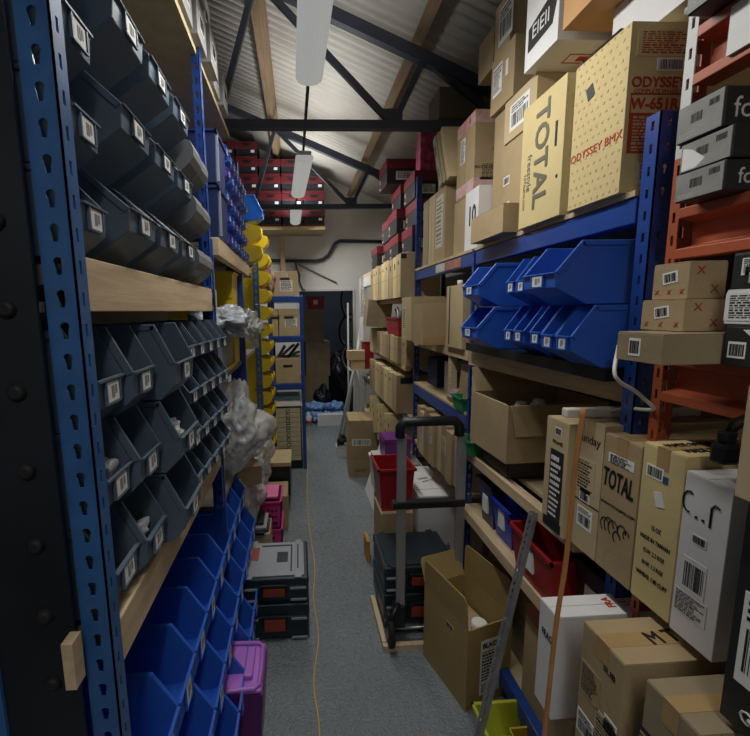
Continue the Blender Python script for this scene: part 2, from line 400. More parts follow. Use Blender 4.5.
# conduit feeding the lights
b = MB(); b.tube([(.1, Y0, 2.835), (.09, 1.5, 2.835), (.06, 3.5, 2.835), (.0, 4.6, 2.835), (.0, YB, 2.835)], .009)
tag(b.build('conduit', DSTEEL), 'thin dark conduit running above the strip lights along the roof', 'pipe')
def strip_light(x, y0, y1, label, rz=0.0, power=11.0):
    r = empty('strip_light', (x, (y0 + y1) / 2, 2.75), rz); tag(r, label, 'ceiling light', 'hanging strip lights'); L_ = (y1 - y0) / 2
    MB().box(-.05, .05, -L_, L_, .045, .075).build('housing', WSTEEL, r, bevel=.006)
    prof = []
    for k in range(13):
        a = PI * k / 12; prof.append((.065 * math.cos(a), .047 - .05 * math.sin(a) ** .7))
    MB().prism(prof, 'y', -L_, L_).build('diffuser', DIFF, r, bevel=.012, seg=3)
    b = MB()
    for yy in (-L_ * .8, L_ * .8): b.tube([(0, yy, .07), (0, yy, .09)], .005)
    b.build('hanger', DSTEEL, r)
    for sx in (-1, 1):
        ld = bpy.data.lights.new('tube_light', 'AREA'); ld.shape = 'RECTANGLE'; ld.size = .07; ld.size_y = 2 * L_ - .05
        ld.energy = power * LAMP; ld.color = (1.0, .99, .95); ld.spread = math.radians(128)
        lo = bpy.data.objects.new('tube_light', ld); COL.objects.link(lo); lo.parent = r; lo.location = (sx * .078, 0, .0)
        lo.rotation_euler = (0, -sx * math.radians(38), 0)
    ld = bpy.data.lights.new('roof_fill_light', 'AREA'); ld.shape = 'RECTANGLE'; ld.size = .09; ld.size_y = 2 * L_ - .05; ld.energy = power * 1.5 * LAMP  # added area light brightening the roof, no real source on the housing
    ld.spread = math.radians(165)
    lo = bpy.data.objects.new('roof_fill_light', ld); COL.objects.link(lo); lo.parent = r; lo.location = (0, 0, .08); lo.rotation_euler = (PI, 0, 0)
    return r
strip_light(.09, .92, 2.08, 'nearest glowing strip light, largest and highest in view', .02)
strip_light(.05, 3.05, 4.0, 'middle glowing strip light hanging before the stacked red totes', .05)
strip_light(.0, 4.6, 5.2, 'farthest small strip light just in front of the wall shelf', .02, 13.0)
strip_light(.1, -1.2, -.05, 'added unseen strip light above and behind the camera, for fill light', 0, 14.0)  # unseen lamp added to brighten the camera-facing surfaces
strip_light(.1, -2.5, -1.5, 'added unseen strip light farthest behind the camera, for fill light', 0, 12.0)  # another unseen lamp, added to lift the dim camera-side faces
# light of the storeroom behind the door: a lamp under its ceiling
r = empty('storeroom_light', (.5, 7.0, 2.8)); tag(r, 'cool strip light under the storeroom ceiling beyond the doorway', 'ceiling light')
MB().box(-.06, .06, -.5, .5, 0, .06).build('housing', WSTEEL, r, bevel=.008)
ld = bpy.data.lights.new('tube_light', 'AREA'); ld.shape = 'RECTANGLE'; ld.size = .1; ld.size_y = .9; ld.energy = 8; ld.color = (.7, .84, 1)
lo = bpy.data.objects.new('tube_light', ld); COL.objects.link(lo); lo.parent = r; lo.location = (0, 0, -.02)

# pipe bend and fittings on the back wall
b = MB(); pz = [(-.55, YB - .03, 2.40), (.02, YB - .03, 2.38), (.26, YB - .03, 2.38), (.36, YB - .03, 2.40), (.44, YB - .03, 2.46), (.50, YB - .03, 2.56), (.54, YB - .03, 2.62), (.60, YB - .03, 2.645), (1.2, YB - .03, 2.63)]
b.tube(pz, .022, 10)
tag(b.build('black_pipe', DSTEEL), 'black pipe bending upwards across the white back wall above the door', 'pipe')
b = MB(); b.tube([(-.02, YB - .02, 2.37), (.0, YB - .03, 2.27), (.03, YB - .03, 2.2), (.03, YB - .03, 2.1), (.07, YB - .03, 2.0), (.1, YB - .03, 1.99)], .012)
tag(b.build('dangling_cable', mat('grey_cable', srgb(84, 78, 72), .6)), 'short grey cable dangling on the back wall left of the doorway top', 'cable')
b = MB(); b.tube([(.02, YB - .03, 2.34), (.55, YB - .02, 2.08)], .008)
tag(b.build('thin_rod', mat('grey_rod', srgb(110, 106, 100), .5)), 'thin grey rod fixed diagonally to the back wall above the door', 'rod')

# wall shelf with the red totes
b = empty('wall_shelf', (-.4, 5.55, 2.72)); tag(b, 'pale wooden shelf high on the back wall carrying the red and black totes', 'shelf')
wpart(MB().box(-1.0, .37, 5.3, YB, 2.715, 2.755), 'shelf_board', CHIPL, b)
for x in (-.19,): wpart(MB().box(x - .03, x + .03, YB - .09, YB - .056, 2.1, 2.715), 'support_batten', WOOD, b)
def tote():
    r = MB().tray(-.125, .125, -.17, .17, 0, .19, .004, .006, rim=.004).build('tote_box', mat('dark_tote', srgb(34, 34, 42), .5, var=.15))
    b = MB(); b.box(-.136, .136, -.185, -.176, .115, .2); b.box(-.136, .136, .176, .185, .115, .2); b.box(-.136, -.13, -.18, .18, .15, .2); b.box(.13, .136, -.18, .18, .15, .2); b.build('rim', mat('dark_red_plastic', srgb(98, 30, 36), .45), r, bevel=.003)
    b = MB(); pr = []
    for k in range(9): pr.append((.055 * math.cos(PI + PI * k / 8), .18 + .035 * math.sin(PI + PI * k / 8)))
    b.prism(pr, 'y', -.187, -.185); b.build('front_cutout', BLKP, r)
    MB().box(-.13, .13, -.188, -.176, 0.002, .03).build('base_band', MATS['dark_red_plastic'], r, bevel=.002)
    MB().box(.055, .1, -.19, -.186, .07, .1).build('label_card', PAPER, r)
    return r
t0 = tote(); tk = kids(t0); first = True
cols = [(-.72, 5, 'leftmost column'), (-.445, 5, 'second column from the left'), (-.17, 4, 'third column from the left'), (.105, 4, 'fourth column, behind the lowest strip light'), (.245 + .14, 0, ''), ]
cols = [(-.86, 5, 'leftmost column'), (-.585, 5, 'second column from the left'), (-.31, 4, 'third column from the left'), (-.035, 4, 'column behind the strip light'), (.235, 3, 'rightmost column')]
for x, n, cn in cols:
    for k in range(n):
        o = t0 if first else copy_tree(t0, tk); first = False
        o.location = (x, 5.5, 2.756 + .2015 * k)
        tag(o, f'red and black tote on wall shelf, {cn}, {ORD[k]} up', 'storage tote', 'red and black totes on the wall shelf')

# ================================================================ racks
def beam(mb, x0, x1, y0, y1, z0, z1): mb.box(x0, x1, y0, y1, z0, z1)
# ---- left rack, near bay with timber edges
def left_rack():
    r = empty('shelving_rack', (-.63, 1.18, 0)); tag(r, 'blue slotted steel rack with timber shelves on the left, nearest the camera', 'shelving rack')
    angle_post(-.345, .665, 2.95, -1, RSTEELD, r)
    angle_post(-.35, 1.70, 2.95, -1, RSTEEL, r, w1=.03, z0=.84)
    angle_post(-.95, .665, 2.95, 1, RSTEELD, r); angle_post(-.95, 1.70, 2.95, 1, RSTEELD, r)
    for z0, z1 in ((1.705, 1.795), (1.04, 1.13)):
        wpart(MB().box(-.385, -.35, .70, 1.80, z0, z1), 'timber_edge', WOOD, r, .002)
        wpart(MB().box(-.95, -.387, .70, 1.80, z1 - .045, z1 - .012), 'shelf_board', CHIP, r)
    wpart(MB().box(-.95, -.36, .66, 2.45, 2.665, 2.69), 'shelf_board', CHIPL, r)
    wpart(MB().box(-.402, -.384, .615, .643, 1.08, 1.165), 'timber_bracket', WOOD, r)
    return r
left_rack()
o = empty('side_panel', (-.75, .69, 0)); tag(o, 'dark glossy end panel with round bolt heads left of the near blue post', 'panel')
wpart(MB().box(-1.01, -.40, .650, .656, 0.0, 2.9), 'panel_sheet', SHEET, o)
for i in range(16):
    z = .8 + i * .13
    wpart(MB().tube([(-.445, .642, z), (-.445, .65, z)], [.008, .016], 12), 'bolt_head', RUBBER, o)
b = MB(); b.box(-.60, -.53, .644, .65, .2, 2.5); wpart(b, 'upright_strip', RSTEELD, o)

# ---- left rack, far bay
r = empty('shelving_rack', (-.63, 2.5, 0)); tag(r, 'blue steel rack on the left with yellow bins and plastic bags, behind the near bay', 'shelving rack')
wpart(MB().box(-.45, -.35, 2.66, 2.70, 0, 2.62), 'post', RSTEEL, r, .002)
wpart(MB().box(-.40, -.345, 1.735, 1.75, 0, 2.0), 'post', RSTEEL, r, .002)
angle_post(-.33, 3.55, 2.15, -1, RSTEELD, r, w1=.05, pitch=.06, s=.011)
wpart(MB().box(-.37, -.335, 1.82, 2.92, 1.945, 2.02), 'timber_edge', WOOD, r, .002)
wpart(MB().box(-.95, -.375, 1.82, 3.5, 1.985, 2.0), 'shelf_board', CHIP, r)
for z in (1.36, .78): wpart(MB().box(-.95, -.38, 1.80, 3.5, z, z + .025), 'shelf_board', CHIP, r)

# ---- small blue rack at the far end
r = empty('shelving_rack', (-.12, 4.4, 0)); tag(r, 'small blue rack of archive boxes at the far left end of the aisle', 'shelving rack')
for x in (-.31, .02):
    for y in (4.2, 4.75): wpart(MB().box(x, x + .035, y, y + .035, 0, 1.86), 'post', RSTEEL, r, .002)
for z in (1.84, 1.43, .93):
    wpart(MB().box(-.31, .055, 4.195, 4.79, z - .05, z + .012), 'shelf', RSTEEL, r, .003)

# ---- right rack
r = empty('shelving_rack', (1.15, 2.4, 0)); tag(r, 'blue boltless rack with timber shelves filling the right side of the aisle', 'shelving rack')
BS = RSTEEL
angle_post(.85, .965, 2.145, 1, BS, r, w1=.045, w2=.04, s=.006)
angle_post(.85, 1.95, 1.98, 1, BS, r, w1=.03, w2=.025)
for y in (2.955, ): angle_post(.86, y, 2.62, 1, BS, r, w1=.035, w2=.03)
wpart(MB().box(.86, .895, 4.0, 4.03, 0, 2.15), 'post', BS, r, .002)
for y in (.975, 1.96, 2.96, 4.0): wpart(MB().box(1.42, 1.46, y, y + .04, 0, 2.3), 'post', BS, r, .002)
for y0, y1 in ((1.02, 1.95), (1.98, 2.95)):
    wpart(MB().box(.855, .895, y0, y1, 1.905, 1.97), 'beam', BS, r, .003)
    wpart(MB().box(1.42, 1.45, y0, y1, 1.905, 1.97), 'beam', BS, r, .003)
    wpart(MB().box(.85, 1.46, y0, y1, 1.971, 1.985), 'shelf_board', CHIPL, r)
    wpart(MB().box(.895, 1.42, y0, y1, 1.955, 1.97), 'shelf_underside', LGREY, r)
wpart(MB().box(.8495, .855, 2.12, 2.34, 1.915, 1.962), 'worn_sticker', mat('worn_sticker', srgb(150, 120, 116), .5, var=.3, scale=40, c2=srgb(190, 120, 90)), r)
wpart(MB().box(.8495, .855, 2.36, 2.5, 1.915, 1.962), 'worn_sticker', WSTEEL, r)
# timber shelf under the blue bins, then 1.0 and 0.68
wpart(MB().prism([(.83, 1.93), (.925, 1.0), (.962, 1.0), (.87, 1.93)], 'z', 1.425, 1.50), 'timber_edge', WOOD, r, .002)
wpart(MB().prism([(.87, 1.93), (.962, 1.0), (1.45, 1.0), (1.45, 1.93)], 'z', 1.48, 1.4995), 'shelf_board', CHIPL, r)
wpart(MB().box(.85, .88, 1.88, 1.925, .99, 1.41), 'timber_upright', CHIPL, r)
wpart(MB().box(.82, .86, 1.10, 1.95, .955, 1.0), 'timber_edge', WOOD, r, .002)
wpart(MB().box(.90, 1.45, .40, 1.95, .985, .999), 'shelf_board', CHIPL, r)
wpart(MB().box(.82, .86, 1.03, 1.95, .64, .69), 'timber_edge', WOOD, r, .002)
wpart(MB().box(.86, 1.45, 1.03, 1.95, .67, .689), 'shelf_board', CHIPL, r)
wpart(MB().box(.84, .88, 1.05, 1.95, .07, .14), 'beam', BS, r, .003)
wpart(MB().box(.88, 1.45, 1.05, 1.95, .10, .125), 'shelf_board', CHIPL, r)
# middle bay
wpart(MB().box(.85, .89, 1.985, 2.93, 1.435, 1.49), 'timber_edge', WOOD, r, .002)
wpart(MB().box(.89, 1.45, 1.985, 2.93, 1.47, 1.489), 'shelf_board', CHIPL, r)
wpart(MB().box(.86, .90, 2.24, 2.28, 1.16, 1.435), 'timber_upright', WOOD, r, .002)
wpart(MB().box(.85, .89, 1.985, 2.95, 1.08, 1.15), 'beam', BS, r, .003)
wpart(MB().box(.85, 1.45, 1.985, 2.93, 1.151, 1.165), 'shelf_board', CHIPL, r)
wpart(MB().box(.86, 1.45, 1.985, 2.93, .70, .72), 'shelf_board', CHIPL, r)
# far bay
for z, m_ in ((2.115, WOOD), (1.785, WOOD), (1.27, CHIPL), (.875, DSTEEL), (.47, CHIPL)):
    wpart(MB().box(.80, .84, 3.0, 5.2, z - .035, z), 'timber_edge' if m_ is WOOD else 'shelf_edge', m_, r, .002)
    wpart(MB().box(.84, 1.45, 3.0, 5.2, z - .02, z - .001), 'shelf_board', CHIPL, r)

# white slotted post + white shelf arm
r = empty('slotted_post', (.80, 4.9, 0)); tag(r, 'white slotted upright standing right of the doorway with white shelf arm', 'post')
b = MB(); perforated(b, .07, 0, 2.1, .04, lambda cx, cz: slot_hole(cx, cz, .022, .026), .003, lambda u, z, k: (.765 + u, 4.95 + k, z)); wpart(b, 'post', WSTEEL, r)
wpart(MB().box(.80, .84, 4.96, 5.3, 0, 2.1), 'rear_post', WSTEEL, r)
wpart(MB().box(.80, .88, 4.4, 4.95, 1.97, 2.08), 'shelf_arm', WSTEEL, r, .004)

# ---- orange rack, nearest right
r = empty('orange_rack', (1.1, .5, 0)); tag(r, 'orange steel pallet rack with channel beams at the right edge', 'shelving rack')
b = MB(); perforated(b, .024, .3, 2.02, .05, lambda cx, cz: slot_hole(cx, cz, .007, .022), .003, lambda u, z, k: (.852 + k, .895 + u, z))
perforated(b, .05, .3, 2.30, .05, lambda cx, cz: slot_hole(cx, cz, .011, .026), .003, lambda u, z, k: (.8555 + u, .915 + k, z)); wpart(b, 'post', OSTEEL, r)
b = MB(); perforated(b, .024, 2.02, 2.32, .05, lambda cx, cz: slot_hole(cx, cz, .007, .022), .003, lambda u, z, k: (.852 + k, .895 + u, z)); wpart(b, 'pale_post_top', WSTEEL, r)
wpart(MB().box(.854, .90, .87, .905, 0, .3), 'post_foot', OSTEEL, r)
def cbeam(z0, z1, m=OSTEEL):
    mb = MB(); y0, y1 = .25, .894
    mb.prism([(.85, z1), (.85, z1 - .022), (.885, z1 - .03), (.885, z0 + .03), (.85, z0 + .022), (.85, z0), (.90, z0), (.90, z1)], 'y', y0, y1)
    wpart(mb, 'channel_beam', m, r, .002)
cbeam(2.16, 2.275); cbeam(1.80, 1.91); cbeam(1.475, 1.585)
for z in (2.275, 1.91, 1.585):
    wpart(MB().box(.90, 1.5, .25, .884, z - .012, z), 'shelf_board', OSTEEL, r)
o = MB().box(.843, .849, .25, .82, 2.175, 2.262).build('paper_sign', PAPER); tag(o, 'white paper strip with red and black marks on the top orange beam', 'sign')
b = MB()
for i, (yy, zz) in enumerate(((.70, 2.225), (.66, 2.222), (.6, 2.215), (.5, 2.2))): b.box(.8424, .8432, yy, yy + .012, zz, zz + .01)
b.build('printed_mark', INKR, o)

# ================================================================ picking bins
def bin_proto(name, w, d, h, liptop, lipbot, m, fr=.2, under=.055, card=True, cardm=None, rounded=False):
    # open fronted stacking bin, front lip at local x = 0 looking to +X, walls run back to x = -d
    P = [(-d, 0), (-under, 0), (-.004, lipbot), (0, liptop), (-d * fr, h), (-d, h)]
    t = .003; b = MB()
    if rounded:
        P = [(-d, 0), (-under * 1.6, 0)]
        for k in range(8):
            a = -PI / 2 + (PI * .62) * k / 7; P.append((-under * 1.6 + under * 1.6 * math.cos(a), .55 * h + .55 * h * math.sin(a)))
        P += [(-d * .55, h), (-d, h)]
    for s in (-1, 1):
        y = s * w / 2; b.prism(P, 'y', y, y - s * t)
        if not rounded:   # raised outer rim along the top and the sloping front
            q = [P[3], P[4], P[5]]
            for i in range(2):
                a, c = Vector((q[i][0], 0, q[i][1])), Vector((q[i + 1][0], 0, q[i + 1][1])); n = Vector((-(c - a).z, 0, (c - a).x)).normalized()
                if n.z > 0: n = -n
                k = .014 if h > .15 else .009
                pts = [(a.x, a.z), (c.x, c.z), (c.x + n.x * k, c.z + n.z * k), (a.x + n.x * k, a.z + n.z * k)]
                b.prism(pts, 'y', y + s * .0035, y - s * .0005)
    w2 = w / 2 - t * .5
    b.box(-d, -d + t, -w2, w2, 0, h); b.box(-d, -under if not rounded else -under * 1.6, -w2, w2, 0, t)
    if not rounded:
        b.prism([(-under, 0), (-.004, lipbot), (-.004 - t, lipbot + t), (-under, t * 1.3)], 'y', -w2, w2)
        b.prism([(-.004, lipbot), (0, liptop), (-t, liptop), (-.004 - t, lipbot)], 'y', -w2, w2)
        b.prism([(-.001, liptop - .004), (.006, liptop - .004), (.006, liptop), (-.004, liptop)], 'y', -w2, w2)
    else:
        q = P[1:10]
        for i in range(len(q) - 1):
            a, c = q[i], q[i + 1]; b.prism([a, c, (c[0] - t, c[1] + .001), (a[0] - .001, a[1] + t)], 'y', -w2, w2)
    o = b.build(name, m, bevel=.0012 if w > .12 else 0, seg=1)
    if card:
        cw = min(w * .42, .045); ch = (liptop - lipbot) * .72; zc = (liptop + lipbot) / 2
        c = MB(); c.box(.0015, .0035, -cw / 2, cw / 2, zc - ch / 2, zc + ch / 2)
        x = -cw * .3; 
        c.box(.0034, .0042, -cw * .18, -cw * .05, zc - ch * .3, zc + ch * .3, 1); c.box(.0034, .0042, 0.0, cw * .06, zc - ch * .3, zc + ch * .3, 1); c.box(.0034, .0042, cw * .15, cw * .3, zc - ch * .15, zc + ch * .3, 1)
        c.build('label_card', [cardm or PAPER, MATS['grey_print']], o)
        hh = MB(); hx = cw / 2 + .003
        hh.box(0, .005, -hx - .004, -hx, zc - ch * .6, zc + ch * .6); hh.box(0, .005, hx, hx + .004, zc - ch * .6, zc + ch * .6); hh.box(0, .005, -hx, hx, zc - ch * .62, zc - ch * .54)
        hh.build('label_holder', m, o)
    return o
class Bins:
    def __init__(s, *a, **k): s.p = bin_proto(*a, **k); s.k = kids(s.p); s.first = True
    def put(s, x, y, z, label, group, flip=False, cat='picking bin', rz=None):
        o = s.p if s.first else copy_tree(s.p, s.k); s.first = False
        o.location = (x, y, z); o.rotation_euler.z = rz if rz is not None else (PI if flip else 0) ; tag(o, label, cat, group); return o
def contents(x, y, z, kind, label):
    b = MB()
    if kind == 'bag':
        for i in range(5):
            c = Vector((x + rnd.uniform(-.025, .02), y + rnd.uniform(-.03, .03), z + rnd.uniform(0, .03)))
            bmesh.ops.create_icosphere(b.bm, subdivisions=3, radius=.022, matrix=Matrix.Translation(c) @ Matrix.Diagonal((1.2, 1, .8, 1)))
        for v in b.bm.verts: v.co += v.co.normalized() * 0 + Vector((1, 1, 1)) * noise.noise(v.co * 60) * .012
        o = b.build('small_bag', BAG, smooth=True)
    else:
        for i in range(3): b.box(x - .05 - i * .012, x - .042 - i * .012, y - .035, y + .03, z - .04, z + .02 + .012 * i)
        o = b.build('parts_card', CARD2)
    tag(o, label, 'bag' if kind == 'bag' else 'card'); return o

G = 'dark grey picking bins on the left rack, '
A = Bins('picking_bin', .148, .36, .186, .110, .066, GBIN, fr=.24, under=.10)
B_ = Bins('picking_bin', .088, .26, .142, .088, .042, GBIN, fr=.2, under=.06)
upc = [(B_, -.348, .750), (A, -.325, .922), (A, -.325, 1.108), (A, -.325, 1.292)]
for k in range(5):
    for j, (P_, x, y) in enumerate(upc[:1] if k > 2 else upc):
        P_.put(x, y, 1.797 + (.19 if j else .146) * k, f'dark grey bin above upper left timber shelf, {ORD[j]} from near post, {ORD[k]} row up', G + 'upper shelf')
Rr = Bins('scoop_bin', .11, .34, .15, .07, .02, GBIN2, rounded=True, card=False, under=.09)
for k in range(3):
    for j in range(2):
        Rr.put(-.318 - .004 * j, 1.44 + .125 * j, 1.797 + .165 * k, f'grey rounded scoop bin on the upper left shelf, {["nearer", "farther"][j]} column, {ORD[k]} row up', 'grey rounded scoop bins')
A2 = Bins('picking_bin', .112, .36, .179, .088, .036, GBIN, fr=.13, under=.04); A3 = Bins('picking_bin', .16, .36, .179, .088, .036, GBIN, fr=.12, under=.04)
mdc = [(A2, -.352, .765), (A2, -.333, .879), (A3, -.29, 1.04)]
for k in range(3):
    for j, (P_, x, y) in enumerate(mdc):
        P_.put(x, y, 1.132 + .182 * k, f'large dark grey bin between left timber shelves, {ORD[j]} from near post, {ORD[k]} row up', G + 'middle shelf')
Sm = Bins('picking_bin', .098, .24, .132, .062, .024, GBIN)
for k in range(4):
    for j in range(5):
        Sm.put(-.325 + .006 * j, 1.24 + .102 * j, 1.132 + .136 * k, f'small dark grey bin on middle left shelf, {ORD[k]} row up, {ORD[j]} beyond large bins', 'small dark grey bins')
Bl = Bins('picking_bin', .158, .36, .195, .100, .014, BBIN, fr=.17, under=.05)
for k in range(4):
    for j in range(9):
        Bl.put((-.262, -.245, -.285, -.335)[k], .855 + .164 * j, .0 + .198 * k, f'blue bin stacked at lower left, {ORD[k]} row up, {ORD[j]} from near post', 'blue bins stacked on the floor under the left rack')
for x, y, z, kd, lb in ((-.38, .879, 1.20, 'bag', 'clear bag of small parts in a lower middle grey bin'), (-.34, 1.04, 1.38, 'bag', 'clear bag poking out of the middle grey bin column nearest the small bins'), (-.40, .765, 1.39, 'bag', 'clear bag in the grey bin beside the near post'), (-.35, 1.27, 2.34, 'card', 'bundle of cardboard pieces in the topmost row of grey bins')):
    contents(x, y, z, kd, lb)

# second left bay, upper shelf: navy drawers and heaps of small bins
def drawer(X, Y, Z, label):
    o = MB().tray(X[0], X[1], Y[0], Y[1], Z[0], Z[1], .004, .006, rim=.007).build('drawer_tub', NAVY); tag(o, label, 'storage tub', 'navy tubs stacked on the left rack')
    MB().box(X[1] - .002, X[1] + .012, Y[0] + .02, Y[0] + .03, Z[0] + .01, Z[1] - .01).build('front_edge', LGREY, o); return o
drawer((-.60, -.335), (1.84, 2.06), (2.022, 2.235), 'navy tub with pale front edge, lower of two on the left rack')
drawer((-.60, -.335), (1.84, 2.06), (2.25, 2.46), 'navy tub with pale front edge, upper of two on the left rack')
Nv = Bins('picking_bin', .095, .22, .10, .055, .02, BBIN, cardm=PAPER); Vi = Bins('picking_bin', .095, .22, .10, .055, .02, PURBIN)
for k in range(5):
    for j in range(7):
        (Nv if (k + j) % 3 else Vi).put(-.325 - .006 * ((j * 3 + k) % 3), 2.13 + .115 * j, 2.022 + .104 * k, f'small {"blue" if (k + j) % 3 else "violet"} bin behind navy tubs, {ORD[k]} row up, {ORD[j]} column back', 'small blue and violet bins on the left rack')
Lb = Bins('picking_bin', .15, .3, .19, .07, .03, BBIN2, card=False)
Lb.put(-.255, 3.35, 2.40, 'bright blue bin on top of the yellow bins on the left', 'bright blue bin')
Yb = Bins('picking_bin', .15, .30, .15, .062, .02, YBIN, card=False, rounded=True, under=.06)
for k in range(14):
    for j in range(2):
        if (k < 13 or j == 0): Yb.put(-.245 if j == 0 else -.235, 3.68 + .16 * j, .25 + .152 * k, f'yellow bin by left slotted post, {ORD[k] if k < 12 else ["thirteenth", "fourteenth"][k-12]} up, {["front", "rear"][j]} column', 'yellow bins beside the slotted post')
for k in range(2): Yb.put(-.27, 3.35, 2.09 + .152 * k, f'yellow bin under the bright blue bin, {["lower", "upper"][k]} of two', 'yellow bins under the bright blue bin')
r = empty('louvre_panel', (-.6, 3.95, 0)); tag(r, 'blue louvred panel frame carrying the yellow bins on the left', 'rack')
wpart(MB().box(-.57, -.555, 3.58, 3.95, 0, 2.42), 'panel', RSTEELD, r); wpart(MB().box(-.97, -.56, 3.27, 3.95, 2.06, 2.085), 'top_shelf', CHIP, r); wpart(MB().box(-.56, -.36, 3.27, 3.43, 2.06, 2.085), 'shelf_lip', CHIP, r)
# boards under the yellow pair
# large yellow tubs inside the second bay
for k in range(2):
    z = 1.386 + .278 * k
    o = MB().tray(-.76, -.385, 2.44, 2.63, z, z + .272, .005, .006, rim=.008).build('yellow_tub', YBIN); tag(o, f'large yellow tub inside the left rack, {["lower one, behind the pale wrap", "upper one, under the timber shelf"][k]}', 'storage tub', 'large yellow tubs')
    for zz in (.06, .12, .18): MB().box(-.766, -.379, 2.430, 2.437, z + zz, z + zz + .01).build('rib', YBIN, o)

# white boxes on the top left plank
for i, (y, z, s) in enumerate(((1.46, 2.691, .12), (1.62, 2.691, .13), (1.79, 2.691, .12), (1.96, 2.691, .12), (2.13, 2.691, .11), (1.6, 2.835, .11), (1.8, 2.835, .12))):
    o = carton('white_box', f'white box on the top left plank, {ORD[i] + " from near end" if i < 5 else ["stacked on top, nearer", "stacked on top, farther"][i-5]}', 'box', (-.6, -.345 + .012 * (i % 3)), (y, y + s + .02), (z, z + .14), mat('greyed_card', srgb(160, 160, 158), .7), tape=None, group='white boxes on the top left plank')
    sticker(o, 'R', .5, .5, .07, .06, 'barcode')
# wrapped bundles and bags in the second bay
def blob(name, label, cat, c, s, m, seed=0, amp=.25, sub=5, freq=3.0, zmin=None, crease=1.0):
    b = MB(); bmesh.ops.create_icosphere(b.bm, subdivisions=sub, radius=1)
    off = Vector((seed * 7.3, seed * 3.1, seed * 1.7))
    for v in b.bm.verts:
        p = v.co.copy(); q = p * freq + off
        n = noise.noise(q * .45) * amp * 1.3 - abs(noise.noise(q * .9)) * amp * .6 * crease - abs(noise.noise(q * 2.2)) * amp * .36 * crease - abs(noise.noise(q * 5.0)) * amp * .22 - abs(noise.noise(q * 11)) * amp * .10 + amp * .35
        v.co = p * (1 - amp * .3 + n); v.co = Vector((v.co.x * s[0], v.co.y * s[1], v.co.z * s[2]))
        if zmin is not None: v.co.z = max(v.co.z, zmin - c[2])
    o = b.build(name, m, None, c, smooth=True); tag(o, label, cat); return o
blob('wrapped_bundle', 'pale wrapped bundle sagging over the shelf below the yellow tub', 'wrapped bundle', (-.40, 2.16, 1.65), (.15, .26, .10), CLOTHW, 3, .5, zmin=1.575)
blob('plastic_bag', 'crumpled clear bag hanging in front of the yellow bins at the left', 'plastic bag', (-.31, 2.60, 1.60), (.09, .16, .10), BAG, 5, .6)
blob('plastic_bag', 'large bulging clear bag at waist height on the left rack', 'plastic bag', (-.37, 2.25, 1.07), (.19, .32, .25), BAG, 9, .4, zmin=.806)
blob('plastic_bag', 'crumpled clear bag below the large bag beside the black drawer chest', 'plastic bag', (-.33, 3.0, .62), (.12, .22, .20), BAG, 12, .4)
blob('plastic_bag', 'clear bag piled low beside the pink crates on the left', 'plastic bag', (-.40, 2.62, .52), (.15, .30, .24), BAG, 21, .35)
blob('plastic_bag', 'small clear bag at the foot of the big clear bag', 'plastic bag', (-.36, 2.62, .84), (.10, .16, .08), BAG, 33, .4)
carton('grey_carton', 'plain grey carton under the pale wrapped bundle on the left rack', 'box', (-.72, -.385), (2.02, 2.36), (1.412, 1.572), mat('grey_card', srgb(150, 150, 152), .7), tape=None)
o2 = MB().tray(-.75, -.375, 2.0, 2.40, 1.386, 1.41, .005, .004, rim=.004).build('yellow_tray', YBIN); tag(o2, 'shallow yellow tray under the grey carton on the left rack', 'tray')
o = carton('brown_carton', 'tilted open brown carton among the clear bags on the left', 'box', (-.45, -.29), (2.42, 2.64), (.62, .74), CARD, rz=.4, tape=None)

# ---- far small rack
def archive(X, Y, Z, label, lid=True, grp=None, m=CARD2):
    o = carton('archive_box', label, 'archive box', X, Y, Z, m, tape=None, group=grp, flaps=False)
    w, d, h = DIM[o.name]
    if lid: MB().box(-w / 2 - .003, w / 2 + .003, -d / 2 - .003, d / 2 + .003, h * .78, h + .004).build('lid', m, o, bevel=.002)
    b = MB(); pr = [(-.045, 0), (.045, 0), (.052, .012), (.045, .022), (-.045, .022), (-.052, .012)]
    b.prism(pr, 'y', -d / 2 - .0045, -d / 2 - .002); hh = b.build('hand_hole', BLKBOX, o); hh.location = (0, 0, h * .66)
    return o
o = archive((-.26, .005), (4.23, 4.6), (1.853, 2.10), 'archive box with white label standing on top of the small blue rack', False); sticker(o, 'F', .55, .42, .13, .11, 'text'); sticker(o, 'F', .5, .85, .06, .03, 'text', ink=INKR)
o = archive((-.20, .01), (4.23, 4.6), (1.443, 1.72), 'archive box with white label on the upper shelf of the small blue rack'); sticker(o, 'F', .6, .5, .13, .09, 'text')
archive((-.27, -.21), (4.23, 4.6), (1.443, 1.72), 'narrow slice of archive box left of the labelled one on the small blue rack')
o = archive((-.25, .01), (4.23, 4.6), (.943, 1.21), 'open archive box on the lower shelf of the small blue rack', False)
for i, p in enumerate((((-.2, 4.35, 1.22), (-.05, 4.4, 1.34)), ((-.12, 4.3, 1.21), (0, 4.3, 1.36)), ((-.22, 4.4, 1.22), (-.15, 4.4, 1.33)), ((-.16, 4.28, 1.215), (.0, 4.5, 1.25)))):
    tag(MB().tube([p[0], p[1]], .016, 8).build('metal_part', [GSTEEL, BLKP][i % 2]), f'{["steel", "black"][i % 2]} tube lying in the open archive box on the small blue rack, {["slanting", "steepest", "left", "flat"][i]} one', 'tube')
tag(blob('plastic_bag', 'bag of paper on top of the archive box by the small blue rack', 'plastic bag', (-.30, 4.1, 2.0), (.07, .08, .17), mat('mixed_litter', srgb(190, 170, 160), .5, c2=srgb(90, 40, 36), scale=20, var=.3), 4, .5), 'heap of mixed packaging left of the topmost archive box', 'packaging')
